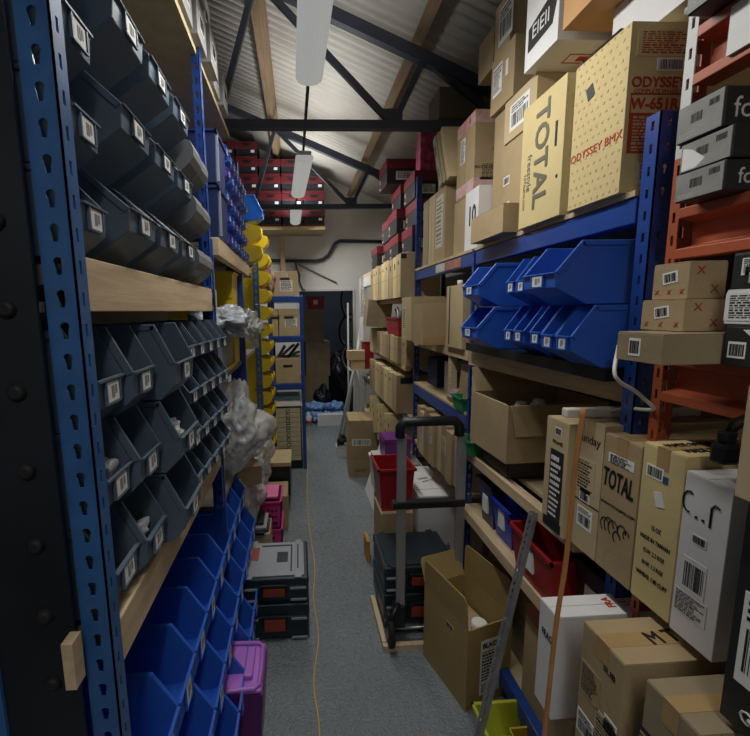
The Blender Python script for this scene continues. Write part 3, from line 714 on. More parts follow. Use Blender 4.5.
# drawer cabinet
r = empty('drawer_cabinet', (-.13, 4.43, 0)); tag(r, 'black cabinet of eleven narrow beige drawers at the foot of the small blue rack', 'cabinet')
wpart(MB().box(-.275, .01, 4.22, 4.62, .0, .70), 'cabinet_body', BLKP, r, .004)
for k in range(11):
    z = .10 + k * .053
    d = wpart(MB().box(-.262, -.003, 4.207, 4.24, z, z + .048), 'drawer', mat('beige_drawer', srgb(205, 196, 160), .5), r, .003)
    h = MB().box(-.155, -.115, 4.200, 4.208, z + .012, z + .036).build('handle', BLKP, d); hc = MB().box(-.148, -.122, 4.198, 4.2015, z + .016, z + .028).build('label_card', PAPER, d)
o = MB(); 
for k in range(5): o.box(-.29 + .003 * k, .02 - .004 * k, 4.2 + .01 * k, 4.5, .702 + .014 * k, .714 + .014 * k)
tag(o.build('paper_stack', PAPER), 'stack of papers and flat boards on the beige drawer cabinet', 'papers')
o = MB(); o.box(-.27, .0, 4.22, 4.5, .775, .80); tag(o.build('blue_folder', mat('blue_grey_folder', srgb(96, 130, 150), .4)), 'blue-grey folder on the papers over the drawer cabinet', 'folder')

# black box and pink crates on the floor at left
r = empty('black_chest', (-.25, 3.5, 0)); tag(r, 'low black storage chest with a plank on top, on the floor at left', 'chest')
wpart(MB().box(-.36, -.10, 3.30, 3.75, .13, .40), 'chest_body', BLKP, r, .006)
b = MB()
for z in (.17, .22, .27, .32): b.box(-.34, -.12, 3.294, 3.30, z, z + .03)
wpart(b, 'rib', BLKP, r, .002)
wpart(MB().box(-.34, -.12, 3.32, 3.73, 0, .13), 'base', BLKBOX, r)
o = MB().box(-.42, -.09, 3.28, 3.62, .401, .435).build('plank', CHIPL, bevel=.002); tag(o, 'pale plank lying on the low black chest', 'plank')
carton('brown_carton', 'brown carton on the floor behind the pink crates', 'box', (-.34, -.118), (2.98, 3.26), (0, .28), CARD, tape=None)
def crate(z, label):
    o = MB().tray(-.40, -.165, 2.66, 2.90, z, z + .195, .004, .012, rim=.008).build('pink_crate', PINK); tag(o, label, 'crate', 'pink punched crates')
    b = MB(); rr = random.Random(int(z * 100))
    for i in range(9):
        for j in range(3):
            if rr.random() < .8: b.cyl((-.385 + i * .025 + rr.uniform(-.004, .004), 2.656, z + .04 + j * .045 + rr.uniform(-.006, .006)), rr.uniform(.007, .014), .012, 'y', 8)
    for i in range(8):
        for j in range(3): b.cyl((-.159, 2.68 + i * .028, z + .04 + j * .045), .010, .014, 'x', 8)
    b.build('punched_hole', mat('deep_plum', srgb(70, 16, 46), .6), o)
    return o
crate(0, 'pink punched plastic crate on the floor, lower of the pair'); crate(.205, 'pink punched plastic crate, upper of the pair')
o = MB().box(-.42, -.17, 2.66, 2.86, .415, .435).build('pink_board', mat('pale_pink_plastic', srgb(232, 120, 170), .4), bevel=.006); tag(o, 'pale pink slab lying on the upper pink crate', 'board')
# short carton with boards in front of crates
open_carton('open_carton', 'small open brown carton with boards on it behind the tool cases', 'box', (-.44, -.21), (2.36, 2.56), (0, .33), CARD2, flaps={'F': (.07, -2.0)})
for i, (a, m_) in enumerate((((-.50, -.24, 2.34, 2.54, .352), BLKP), ((-.49, -.23, 2.37, 2.56, .368), LGREY), ((-.47, -.25, 2.40, 2.56, .386), BLKP))):
    tag(MB().box(a[0], a[1], a[2], a[3], a[4] - .018 + .002, a[4]).build('flat_board', m_, bevel=.002), ['black board lowest on the small open carton', 'pale grey board between the black ones on the small open carton', 'black board topmost on the small open carton'][i], 'board')

# ---- tool cases
def tool_case(x0, x1, y0, y1, z, h, label, lidm=None, rz=0):
    w, d = x1 - x0, y1 - y0
    r = empty('tool_case', ((x0 + x1) / 2, (y0 + y1) / 2, z), rz); tag(r, label, 'tool case', 'dark stacking tool cases')
    hw, hd = w / 2, d / 2; hl = h * .62
    BC = mat('case_plastic', srgb(30, 44, 54), .38, var=.15)
    MB().box(-hw, hw, -hd + .008, hd - .008, 0.004, hl).build('case_body', BC, r, bevel=.012, seg=3)
    MB().box(-hw - .003, hw + .003, -hd + .002, hd - .002, hl + .002, h - .008).build('lid', BC, r, bevel=.010, seg=3)
    b = MB(); b.box(-hw + .02, hw - .02, -hd + .02, hd - .02, h - .009, h - .002)
    b.build('lid_panel', lidm or BC, r, bevel=.002)
    for sx in (-1, 1): MB().box(sx * (hw - .05) - .018, sx * (hw - .05) + .018, -hd - .001, hd, h - .006, h + .0).build('lid_rail', lidm or BC, r, bevel=.003); MB().box(sx * (hw - .01) - .010, sx * (hw - .01) + .010 , -hd * .5, hd * .5, hl - .03, hl + .035).build('side_clip', BC, r, bevel=.003)
    b = MB(); b.box(-.07, -.062, -hd - .012, -hd + .01, hl * .5, hl + .02); b.box(.062, .07, -hd - .012, -hd + .01, hl * .5, hl + .02); b.box(-.07, .07, -hd - .014, -hd + .0, hl + .005, hl + .02)
    b.build('latch_frame', BLKP, r, bevel=.002)
    MB().box(-.055, .055, -hd - .014, -hd + .006, hl * .5, hl - .0).build('handle', mat('brick_red_plastic', srgb(150, 60, 44), .4), r, bevel=.004)
    for a_, c_ in ((-hw + .01, -.085), (.085, hw - .01)):
        for z_ in (.012, hl - .014): MB().box(a_, c_, -hd - .002, -hd + .006, z_, z_ + .009).build('pale_trim', LGREY, r)
    return r
tool_case(-.335, .018, 1.895, 2.235, 0, .215, 'lower dark tool case of the stack on the floor at left')
r = tool_case(-.335, .018, 1.895, 2.235, .2165, .145, 'upper dark tool case with pale grey lid on the floor stack at left', LGREY)
b = MB(); b.box(.01, .07, -.04, .05, .1432, .1455); b.build('recess', BLKP, r); b = MB(); b.box(.085, .093, -.12, .12, .1432, .1455); b.box(.12, .128, -.1, .12, .1432, .1455); b.box(-.08, .093, .11, .12, .1432, .1455); b.build('groove', BLKP, r)
b = MB(); b.box(-.13, -.09, -.02, .1, .1432, .1455); b.build('red_patch', mat('faded_red', srgb(160, 70, 60), .5), r)

# purple tub with lilac lid
r = empty('purple_tub', (-.27, 1.37, 0)); tag(r, 'purple storage tub with lilac handled lid on the floor by the blue bins', 'storage tub')
wpart(MB().prism([(-.36, 0), (-.185, 0), (-.165, .275), (-.38, .275)], 'y', 1.345, 1.56), 'tub_body', mat('deep_purple_plastic', srgb(92, 30, 104), .3), r, .006)
b = MB(); b.box(-.40, -.172, 1.345, 1.57, .276, .292); wpart(b, 'lid', LILAC, r, .018)
b = MB().tube([(-.20, 1.35, .297), (-.184, 1.365, .297), (-.181, 1.44, .297), (-.184, 1.545, .297), (-.20, 1.56, .297), (-.37, 1.57, .298), (-.385, 1.55, .298), (-.385, 1.36, .298), (-.37, 1.34, .298)], .009, 8, closed=True); wpart(b, 'lid_rim', LILAC, r)
b = MB(); b.box(-.245, -.21, 1.39, 1.53, .29, .313); wpart(b, 'handle', LILAC, r, .006)

# ================================================================ right side, top shelf
TS = 1.986
o = carton('bike_box', 'tall yellow dotted box with red lettering and hand hole on the top right shelf', 'box', (.83, 1.32), (1.05, 1.25), (TS, 2.385), CARD4, tape=None)
# dots printed on the aisle face
M, W_, H_ = fmat(o, 'L', 0, 0); b = MB()
for i in range(9):
    for j in range(17):
        u = .012 + i * .0222 + (j % 2) * .011; v = .012 + j * .0238
        if u < W_ - .006 and not (.06 < v - (u * .0) < .0): b.box(u - .0028, u + .0028, v - .0028, v + .0028, -.001, .0004)
d = b.build('printed_dots', INKY, o); d.matrix_local = M
text(o, 'L', .5, .36, .030, 'ODYSSEY BMX', INKR, sx=1.0, lift=.001)
patch(o, 'L', .34, .76, .026, .036, BLKBOX, 'hand_hole', rot=.35)
patch(o, 'F', .45, .5, .44, .40, CARD3, 'shaded_side_print', thick=.0002) if False else None
text(o, 'F', .165, .655, .034, 'ODYSSEY', INKDR, align='CENTER', bold=.02); text(o, 'F', .165, .605, .014, 'COMPLETE WHEELS', INKDR)
text(o, 'F', .152, .53, .036, 'W-651R', INKDR, bold=.03)
M, W_, H_ = fmat(o, 'F', .165, .53); b = MB()
for a in ((-.07, .07, .022, .025), (-.07, .07, -.025, -.022), (-.07, -.067, -.025, .025), (.067, .07, -.025, .025)): b.box(a[0], a[1], a[2], a[3], -.001, .0006)
d = b.build('printed_frame', INKDR, o); d.matrix_local = M
p = sticker(o, 'F', .165, .36, .14, .095, 'panel', m=INKDR, ink=CARD2, name='printed_panel')
sticker(o, 'F', .17, .12, .075, .05, 'mixed'); sticker(o, 'F', .22, .76, .07, .03, 'barcode')
sticker(o, 'F', .19, .88, .15, .06, 'text', m=CARD4, ink=INKDR, name='printed_text')
o = carton('bike_box', 'pale tall box reading TOTAL downwards on the top right shelf', 'box', (.83, 1.3), (1.29, 1.53), (TS, 2.40), CARD4, tape=None)
text(o, 'L', .50, .53, .105, 'TOTAL', INKG, rot=-PI / 2, sx=1.0, bold=.025)
text(o, 'L', .23, .44, .04, 'freestyle', INKG, rot=-PI / 2, sx=.9); text(o, 'L', .12, .3, .016, 'TOTALBMX.COM', INKG, rot=-PI / 2)
patch(o, 'L', .84, .62, .010, .075, BLKBOX, 'hand_hole'); patch(o, 'L', .9, .3, .008, .01, BLKBOX, 'print_mark')
o = carton('carton', 'black and white printed flat box slid between TOTAL box and red-lettered dotted box top', 'box', (.86, 1.25), (1.27, 1.288), (TS, 2.42), BLKBOX, tape=None)
sticker(o, 'L', .5, .5, .014, .40, 'panel', ink=BLKBOX)
o = carton('carton', 'small plain carton at the shelf edge in front of the tall thin carton', 'box', (.79, .90), (1.57, 1.86), (TS, 2.095), CARD, tape=None)
o = carton('carton', 'narrow upright carton with two small labels behind the small plain carton', 'box', (.885, 1.2), (1.60, 1.79), (TS, 2.37), CARD, tape=None)
sticker(o, 'L', .25, .62, .05, .035, 'barcode'); sticker(o, 'L', .3, .34, .045, .04, 'barcode')
o = carton('carton', 'white printed box with a black number 10 under the taped carton', 'box', (.86, 1.2), (1.95, 2.10), (TS, 2.27), CARDW, tape=None)
text(o, 'L', .55, .55, .13, '10', INK, sx=.7, bold=.02); carton('carton', 'carton hidden behind the number 10 box, under the taped one', 'box', (.88, 1.2), (2.115, 2.30), (TS, 2.27), CARD, tape=None)
o = carton('carton', 'tall carton wrapped with red printed white tape, standing on the 10 box', 'box', (.88, 1.07), (2.06, 2.28), (2.272, 2.65), CARD, tape=None)
FT = mat('fragile_tape', srgb(206, 194, 188), .35, var=.06, scale=26, c2=srgb(196, 120, 112))
w, d, h = DIM[o.name]
for z in (h - .06, .01): MB().box(-w / 2 - .001, w / 2 + .001, -d / 2 - .001, d / 2 + .001, z, z + .055).build('red_printed_tape', FT, o)
sticker(o, 'L', .35, .62, .06, .12, 'text'); text(o, 'L', .72, .92, .05, '4', INKR, lift=.002); seams(o, 'L', 1)
for i, (u, v) in enumerate(((.62, .80), (.62, .52), (.3, .3))): text(o, 'F', min(.62, u + .06), v, .02, ['Blank', 'Standard', 'MADE IN TAIWAN'][i], INK, sx=.8)
sticker(o, 'F', .5, .25, .13, .08, 'text', m=CARD, name='printed_text')
o = carton('carton', 'tall carton with a long pale label at the front of the middle bay top', 'box', (.86, 1.06), (2.39, 2.56), (TS, 2.40), CARD, tape=None)
sticker(o, 'L', .45, .55, .12, .30, 'text', m=mat('worn_paper', srgb(200, 194, 180), .7, var=.1, scale=30), ink=INKG)
o = carton('carton', 'second tall carton behind the pale-labelled one in the middle bay top', 'box', (.86, 1.06), (2.57, 2.68), (TS, 2.40), CARD2, tape=None); seams(o, 'L', 1)
o = carton('carton', 'slim upright carton farthest back on the middle bay top', 'box', (.86, 1.06), (2.69, 2.80), (TS, 2.40), CARD3, tape=None)
o = carton('carton', 'flat carton laid across the tall ones on the middle bay top', 'box', (.86, 1.06), (2.60, 2.80), (2.362, 2.40), CARD2, tape=None) ; COL.objects.unlink(o); bpy.data.objects.remove(o)
# leaning thin cartons
for i, (y, t_, m_, lb) in enumerate(((2.30, .035, CARD2, 'nearest of the three thin cartons leaning above the middle bay'), (2.36, .03, CARD, 'middle of the three thin cartons leaning above the middle bay'), (2.42, .045, mat('greenish_card', srgb(160, 158, 132), .8), 'green-grey printed one of the three thin leaning cartons'))):
    o = carton('thin_carton', lb, 'box', (.84, 1.10), (y, y + t_), (0, .34), m_, tape=None); o.location.z = 2.405; o.rotation_euler = (-.42, 0, 0); o.location.y = y + .0 ; 
    if i == 2: sticker(o, 'L', .5, .7, .03, .08, 'text', m=MATS['greenish_card']); sticker(o, 'L', .5, .25, .03, .07, 'text', m=MATS['greenish_card'])
o = carton('carton', 'dark brown carton high up behind the leaning thin cartons', 'box', (.87, 1.14), (2.56, 2.76), (2.83, 3.0), mat('brown_card', srgb(92, 80, 66), .8), tape=None)
sticker(o, 'F', .8, .85, .07, .06, 'plain', m=BLKBOX)
o = carton('carton', 'brown carton supporting the dark one behind the leaning cartons', 'box', (.95, 1.12), (2.62, 2.78), (2.402, 2.768), CARD3, tape=None)
# upper stack left of the white box
o = carton('carton', 'carton with a white label forming the third layer left of TOTAL box', 'box', (.88, 1.15), (1.54, 1.77), (2.372, 2.535), CARD2, tape=None); sticker(o, 'L', .5, .5, .14, .10, 'mixed')
o = carton('carton', 'carton with small label above the third-layer one in the top right stack', 'box', (.90, 1.12), (1.75, 1.95), (2.56, 2.79), CARD, tape=None); sticker(o, 'L', .3, .55, .08, .12, 'text'); sticker(o, 'L', .7, .6, .02, .06, 'plain')
o = carton('carton', 'uppermost carton with large label at the top centre right', 'box', (.92, 1.16), (1.84, 1.975), (2.792, 3.02), CARD2, tape=None); sticker(o, 'L', .72, .55, .12, .15, 'mixed')
o = carton('carton', 'plain carton beside the uppermost one, farther along the stack', 'box', (.92, 1.16), (1.985, 2.14), (2.792, 2.97), CARD, tape=None)
carton('carton', 'inner carton under the uppermost pair, behind the taped carton', 'box', (1.08, 1.3), (1.96, 2.14), (2.272, 2.79), CARD, tape=None); carton('carton', 'low carton between tall ones in the top right stack', 'box', (.92, 1.2), (1.80, 1.94), (TS, 2.555), CARD, tape=None)
o = carton('white_box', 'white box with slanted black block lettering near the top of the photo', 'box', (.84, 1.20), (1.37, 1.56), (2.536, 2.80), CARDW, tape=None)
M, W_, H_ = fmat(o, 'L', .5, .42); b = MB(); b.prism([(-.075, -.055), (.065, -.045), (.085, .02), (.05, .05), (-.075, .02)], 'z', -.001, .0006); d = b.build('printed_logo', INK, o); d.matrix_local = M
text(o, 'L', .49, .40, .062, 'EIEII', CARDW, sx=.95, lift=.0012)
M, W_, H_ = fmat(o, 'B', .45, .5); b = MB()
for a in ((-.07, .07, .022, .026), (-.07, .07, -.026, -.022), (-.07, -.066, -.026, .026), (.066, .07, -.026, .026), (-.03, .03, -.012, .012)): b.box(a[0], a[1], a[2], a[3], -.001, .0006)
d = b.build('red_stamp', INKR, o); d.matrix_local = M
o = carton('carton', 'carton bridging between TOTAL box top and white box', 'box', (1.02, 1.28), (1.31, 1.53), (2.402, 2.535), CARD, tape=None)
o = carton('carton', 'orange printed carton at the very top edge above the dotted box', 'box', (.84, 1.3), (.98, 1.345), (2.545, 2.80), mat('orange_card', srgb(196, 150, 100), .75), tape=None)
o = carton('white_box', 'long plain white box lying above the dotted box', 'box', (.93, 1.42), (.93, 1.25), (2.41, 2.543), CARDW, tape=None)
o = MB().prism([(-.04, 0), (.04, 0), (.03, .014), (-.03, .014)], 'y', -.06, .06).build('black_pad', BLKP, None, (.87, 1.16, 2.386)); tag(o, 'small black pad on top of the dotted box', 'pad')

# ---- far bay: red shoe boxes
def shoebox(x0, y0, z, w=.12, d=.30, h=.115, lab='', first=[None]):
    r = MB().box(-w / 2, w / 2, -d / 2, d / 2, 0, h - .006).build('shoe_box', BLKBOX, None, (x0 + w / 2, y0 + d / 2, z), bevel=.002); DIM[r.name] = (w, d, h)
    MB().box(-w / 2 - .003, w / 2 + .003, -d / 2 - .003, d / 2 + .003, h * .62, h).build('lid', mat('red_card', srgb(122, 34, 44), .5), r, bevel=.002)
    sticker(r, 'F', .5, .33, w * .5, h * .34, 'mixed'); sticker(r, 'L', .1, .3, .04, h * .4, 'mixed', m=mat('pinkish_paper', srgb(220, 170, 165), .6))
    tag(r, lab, 'shoe box', 'red and black shoe boxes on the far right bay'); return r
cn = ['nearest column', 'second column back', 'third column back', 'farthest column']
for j, (x, y, w_, n) in enumerate(((.84, 3.00, .20, 3), (.80, 3.31, .22, 4), (.80, 3.64, .20, 2), (.77, 3.96, .20, 1))):
    for k in range(n):
        tp = j == 1 and k == 3
        shoebox((.72 if tp else x + .014 * ((k * 5 + j) % 3)), y, 2.117 + .1865 * k, w=.29 if tp else w_, d=.29, h=.1855, lab=f'red-lidded shoe box, far right bay, {cn[j]}, {ORD[k]} up')
o = carton('patterned_box', 'tall purple and pink patterned box above the red shoe boxes', 'box', (.90, 1.10), (3.03, 3.14), (2.6775, 2.97), mat('purple_pink_print', srgb(110, 50, 130), .5, var=.4, scale=18, c2=srgb(230, 90, 110)), tape=None)
COL.objects.unlink(o) if False else None

# ---- far bay: rows of file boxes
def filebox(X, Y, Z, lab, grp, m=CARD2, dark=True):
    w, d, h = X[1] - X[0], Y[1] - Y[0], Z[1] - Z[0]
    o = MB().box(-w / 2, w / 2, -d / 2, d / 2, 0, h).build('file_box', m, None, ((X[0] + X[1]) / 2, (Y[0] + Y[1]) / 2, Z[0]), bevel=.002); DIM[o.name] = (w, d, h)
    tag(o, lab, 'box file', grp)
    if dark: patch(o, 'L', .5, .8, .024, .024, BLKBOX, 'finger_hole')
    seams(o, 'L', 1, vert=False) if d > .1 else None
    return o
y = 2.99
for i in range(9):
    d = rnd.uniform(.13, .15)
    o = filebox((.755 + rnd.uniform(0, .008), 1.05), (y, y + d), (1.787, 2.105 - .004 * (i % 3)), f'pale file box in high row of far right bay, {ORD[i]} from near end', 'upper row of file boxes in the far right bay', [CARD2, CARD4, CARD][i % 3 if i else 0]); y += d + .003
    if i == 0: patch(o, 'F', .08, .93, .04, .035, BLKBOX, 'dark_tab')
    if i in (1, 2): text(o, 'L', .5, .72, .05, 'M', INK)
y = 2.97
for i in range(7):
    d = rnd.uniform(.13, .16)
    if i == 0: o = filebox((.80, 1.12), (y, y + d), (1.272, 1.475), 'wider brown carton starting the second row of the far right bay', 'second row', CARD); del o['group']
    else: filebox((.765 + rnd.uniform(0, .01), 1.05), (y, y + d), (1.272, 1.49 - .006 * (i % 2)), f'file box in second row of the far right bay, {ORD[i]} from near end', 'second row of file boxes in the far right bay', [CARD3, CARD, CARD2][i % 3], False)
    y += d + .003
y = 3.10
for i in range(8):
    d = rnd.uniform(.13, .16)
    o = filebox((.755 + rnd.uniform(0, .008), 1.05), (y, y + d), (.877, 1.185 - .006 * (i % 2)), f'file box in third row of the far right bay, {ORD[i]} from near end', 'third row of file boxes in the far right bay', [CARD, CARD2, CARD4][i % 3], i > 0)
    if i == 0: patch(o, 'F', .28, .86, .10, .05, BLKBOX, 'hand_hole')
    y += d + .003
for i, y in enumerate((3.08, 3.22, 3.4, 3.56, 3.78, 3.95)):
    o = filebox((.72, 1.0), (y, y + .09), (0, .33), f'pale leaning file box, lowest row of far right bay, {ORD[i]} from near end', 'leaning file boxes at the bottom of the far right bay', [CARD2, CARD4][i % 2], True); o.location.z = .474 + .02; o.rotation_euler = (-.2 if i % 2 else -.28, 0, 0); o.location.z = .50
    patch(o, 'L', .5, .55, .03, .03, BLKBOX, 'finger_hole')
# red tub on second row
o = MB().tray(-.07, .07, -.20, .20, 0, .14, .004, .014, rim=.007).build('red_tub', REDP, None, (.855, 3.34, 1.492)); tag(o, 'red tub of odds and ends on the file boxes of the far right bay', 'tub'); DIM[o.name] = (.18, .26, .14)
o.location.z = 1.492
for i in range(5):
    a = (.82 + .015 * i, 3.25 + .05 * i, 1.50); c = (.80 + .02 * ((i * 3) % 5), 3.2 + .07 * i, 1.69 + .015 * (i % 3))
    tag(MB().tube([a, c], .009, 8).build('metal_part', [GSTEEL, BLKP, WSTEEL][i % 3]), ['steel', 'first black', 'white', 'second steel', 'second black'][i] + ' tube standing in the red tub of the far right bay', 'tube')
o = carton('carton', 'brown carton projecting into the aisle near the doorway, above white boxes', 'box', (.66, .90), (3.95, 4.15), (0, .26), CARD3, tape=None); o.location.z = 1.53; o.rotation_euler.y = .1
carton('file_box', 'stack of pale file boxes at the far end under the projecting carton', 'box file', (.745, .95), (4.02, 4.2), (1.272, 1.515), CARD2, tape=None)
carton('carton', 'white box with grey top below the projecting carton at the far end', 'box', (.69, .80), (4.3, 4.55), (1.36, 1.62), CARDW, tape=None)
carton('carton', 'small pale carton sticking out beside the white poles', 'box', (.52, .70), (4.25, 4.4), (1.17, 1.27), CARD2, tape=None)
o = MB().tray(.71, .80, 4.3, 4.5, 1.07, 1.35, .004, .006, rim=.005).build('red_tub', REDP); tag(o, 'narrow red tub at the far end beside the small pale carton', 'tub')
wpart_r = empty('wall_bracket', (.7, 4.4, 1.04)); tag(wpart_r, 'white shelf arm carrying the small things beside the poles', 'bracket')
wpart(MB().box(.54, .84, 4.25, 4.50, 1.058, 1.066), 'arm_plate', WSTEEL, wpart_r); wpart(MB().box(.55, .70, 4.26, 4.39, 1.066, 1.168), 'riser', CARD2, wpart_r)

# ---- middle bay, under the top beam
o = open_carton('carton', 'large open carton jutting over the aisle in the middle bay', 'box', (.72, 1.02), (2.68, 2.90), (1.4905, 1.78), CARD, flaps={'F': (.0001, 0)}) if False else carton('carton', 'large carton jutting over the aisle in the middle bay', 'box', (.74, 1.05), (2.64, 2.88), (1.4905, 1.78), CARD2, tape=None)
sticker(o, 'L', .3, .5, .06, .16, 'text', m=MATS['worn_paper'])
o = carton('carton', 'smaller carton in front of the large jutting carton', 'box', (.715, .87), (2.31, 2.50), (1.4905, 1.73), CARD, tape=None)
M, W_, H_ = fmat(o, 'F', .5, .12); d = MB().box(-.075, .075, -.02, .02, -.001, .0006).build('packing_tape', TAPE, o); d.matrix_local = M
o = carton('carton', 'tall carton with a dark vertical slit beside the blue bins', 'box', (.83, 1.1), (2.02, 2.25), (1.4905, 1.82), CARD2, tape=None)
M, W_, H_ = fmat(o, 'L', .22, .5); d = MB().box(-.006, .006, -.15, .16, -.001, .0006).build('dark_slit', INK, o); d.matrix_local = M
o = MB().cyl((0, 0, .012), .014, .024, 'z', 12).build('cap_ornament', PAPER, None, (.86, 2.14, 1.822)); tag(o, 'small white cap standing on the tall carton with the slit', 'cap')
# below: on the blue beam shelf
o = MB().prism([(0, 0), (.20, 0), (.16, .23), (0, .255)], 'x', -.01, .01).build('card_panel', CARD, None, (.90, 2.0, 1.166)); tag(o, 'upright cardboard panel behind the timber upright of the middle bay', 'panel')
carton('carton', 'small carton on the blue-edged shelf of the middle bay', 'box', (.95, 1.15), (2.36, 2.50), (1.166, 1.30), CARD3, tape=None)
carton('white_box', 'small white box upright on the blue-edged shelf of the middle bay', 'box', (.95, 1.1), (2.52, 2.58), (1.166, 1.36), CARDW, tape=None)
o = carton('carton', 'dark blue box standing by the post of the middle bay', 'box', (.93, 1.1), (2.66, 2.86), (1.166, 1.36), mat('dark_blue_card', srgb(34, 44, 84), .5), tape=None)
o = MB().tray(.84, 1.0, 2.01, 2.13, 1.1665, 1.235, .004, .008, rim=.006).build('green_tub', GRNP); tag(o, 'small green tub at the near end of the blue-edged shelf', 'tub')
blob('plastic_bag', 'crumpled bag of small parts beside the green tub', 'plastic bag', (.90, 2.24, 1.20), (.05, .06, .04), mat('pinkish_bag', srgb(190, 160, 165), .35, var=.3, scale=20), 8, .4, sub=4, zmin=1.166)
# files on the low shelf of the middle bay
y = 2.0
for i in range(8):
    d = rnd.uniform(.07, .11)
    o = filebox((.82 + rnd.uniform(-.01, .02), 1.1), (y, y + d), (.721, 1.06 - rnd.uniform(0, .05)), f'file box on low shelf of middle bay, {ORD[i]} from near post', 'file boxes on the low shelf of the middle bay', [CARD2, CARD, CARD3][i % 3], False)
    sticker(o, 'L', .5, .6, d * .6, .10, 'text', m=MATS['worn_paper'], ink=INKG) if i % 2 == 0 else None
    y += d + .004
o = MB().tray(.80, 1.0, 1.80, 1.925, 1.001, 1.07, .004, .006, rim=.006).build('green_tub', GRNP); tag(o, 'green tub beside the post under the open carton', 'tub')
for i, (y, m_) in enumerate(((2.05, CARD), (2.3, CARD2), (2.56, CARD3))): carton('carton', f'carton on the floor under the middle bay, {ORD[i]} from the near post', 'box', (1.0, 1.35), (y, y + .22), (0, .45), m_, tape=None)

# ================================================================ near right bay
# blue stacking bins under the top beam
b = MB(); b.box(.80, 1.3, 1.01, 1.90, 1.501, 1.536); tag(b.build('dark_gap_riser', BLKP), 'added riser painting the dark shaded gap under the blue bins on the right shelf', 'board')  # added riser; its black stands in for the shaded gap below the bins
Big = Bins('picking_bin', .15, .34, .165, .085, .045, BBIN, fr=.2, under=.09)
Sma = Bins('picking_bin', .062, .30, .165, .085, .045, BBIN, fr=.2, under=.09)
G2 = 'blue bins on the timber shelf of the right rack'
Big.put(.675, 1.125, 1.705, 'largest-looking blue bin at the near end, upper row under the top beam', G2, True)
Sma.put(.71, 1.052, 1.537, 'slim blue bin at the near end of the lower right row, nearest the post', G2, True)
Sma.put(.71, 1.118, 1.537, 'slim blue bin in the lower right row, next to the nearest one', G2, True)
for k, z in ((0, 1.537), (1, 1.705)):
    rn = ['lower', 'upper'][k]
    for j, y in enumerate((1.245, 1.345, 1.41)):
        Sma.put(.75, y, z, f'slim blue bin mid right shelf, {rn} row, {ORD[j]} from near end', G2, True)
    Big.put(.70, 1.64, z, f'wide blue bin at the far end of the right shelf, {rn} row', G2, True)
Big.put(.93, 1.80, 1.537, 'wide blue bin set back in the corner of the lower row by the post', G2, True); Big.put(.93, 1.80, 1.705, 'wide blue bin set back in the corner of the upper row by the post', G2, True)
# big open carton on the 1.0 shelf
o = open_carton('open_carton', 'large open brown carton with white bottles on the right shelf beside the printed boxes', 'box', (.80, 1.22), (1.50, 1.80), (1.075, 1.31), CARD, flaps={'L': (.001, 0)}, rz=.04)
o.location.z = 1.085; w, d, h = DIM[o.name]
for c in kids(o): bpy.data.objects.remove(c)
b = MB(); hw = w / 2
b.prism([(-.2, 0), (.2, 0), (.185, .12), (-.185, .12)], 'y', -.003, .003); f = b.build('flap', CARD, o); f.matrix_local = Matrix.Translation((0, -d / 2 - .004, h)) @ Matrix.Rotation(3.02, 4, 'X')
b = MB(); b.prism([(-.13, 0), (.13, 0), (.12, .10), (-.12, .10)], 'y', -.003, .003); f = b.build('flap', CARD, o); f.matrix_local = Matrix.Translation((-w / 2 + .004, 0, h)) @ Matrix.Rotation(-PI / 2, 4, 'Z') @ Matrix.Rotation(-2.2, 4, 'X')
b = MB(); b.prism([(-.2, 0), (.2, 0), (.19, .12), (-.19, .12)], 'y', -.003, .003); f = b.build('flap', CARD, o); f.matrix_local = Matrix.Translation((0, d / 2 - .004, h)) @ Matrix.Rotation(-.5, 4, 'X')
for i, (x, y) in enumerate(((.93, 1.62), (1.03, 1.66))):
    b = MB(); b.tube([(x, y, 1.091), (x, y, 1.25), (x, y, 1.272), (x, y, 1.29), (x, y, 1.305)], [.042, .042, .038, .025, .02], 20)
    q = b.build('white_bottle', PAPER); tag(q, f'white rounded bottle in the large open carton, {["left", "right"][i]} one', 'bottle')
o = MB().box(.84, 1.2, 1.53, 1.78, 1.0005, 1.084).build('black_tray', BLKP, bevel=.008); tag(o, 'black case under the large open carton on the right shelf', 'tray')

def spline(P, n=6):
    out = []; P = [Vector(p) for p in P]
    for i in range(len(P) - 1):
        p0 = P[max(i - 1, 0)]; p1 = P[i]; p2 = P[i + 1]; p3 = P[min(i + 2, len(P) - 1)]
        for k in range(n):
            t = k / n; out.append(.5 * ((2 * p1) + (-p0 + p2) * t + (2 * p0 - 5 * p1 + 4 * p2 - p3) * t * t + (-p0 + 3 * p1 - 3 * p2 + p3) * t ** 3))
    return out + [P[-1]]
# printed boxes on the 1.0 shelf
Z1 = 1.0005
o = carton('carton', 'narrow box with a black printed table panel, left of the Sunday box', 'box', (.78, 1.2), (1.10, 1.205), (Z1, 1.36), CARD2, tape=None)
sticker(o, 'L', .56, .40, .062, .24, 'panel', m=BLKBOX, ink=PAPER, name='printed_panel'); text(o, 'L', .55, .80, .016, 'FRAME', INK); sticker(o, 'L', .55, .90, .03, .025, 'barcode'); patch(o, 'L', .5, .06, .085, .03, INK, 'printed_band')
patch(o, 'F', .03, .5, .02, .37, INKG, 'shadow_tape') if False else None
o = carton('carton', 'worn box lettered Sunday behind the bent cane', 'box', (.80, 1.25), (.99, 1.09), (Z1, 1.386), CARD2, tape='x')
text(o, 'L', .45, .86, .034, 'Sunday', INK, sx=.9); sticker(o, 'L', .42, .58, .07, .1, 'text', m=CARD2, name='printed_text'); sticker(o, 'L', .45, .43, .04, .04, 'mixed'); sticker(o, 'L', .5, .26, .06, .06, 'mixed')
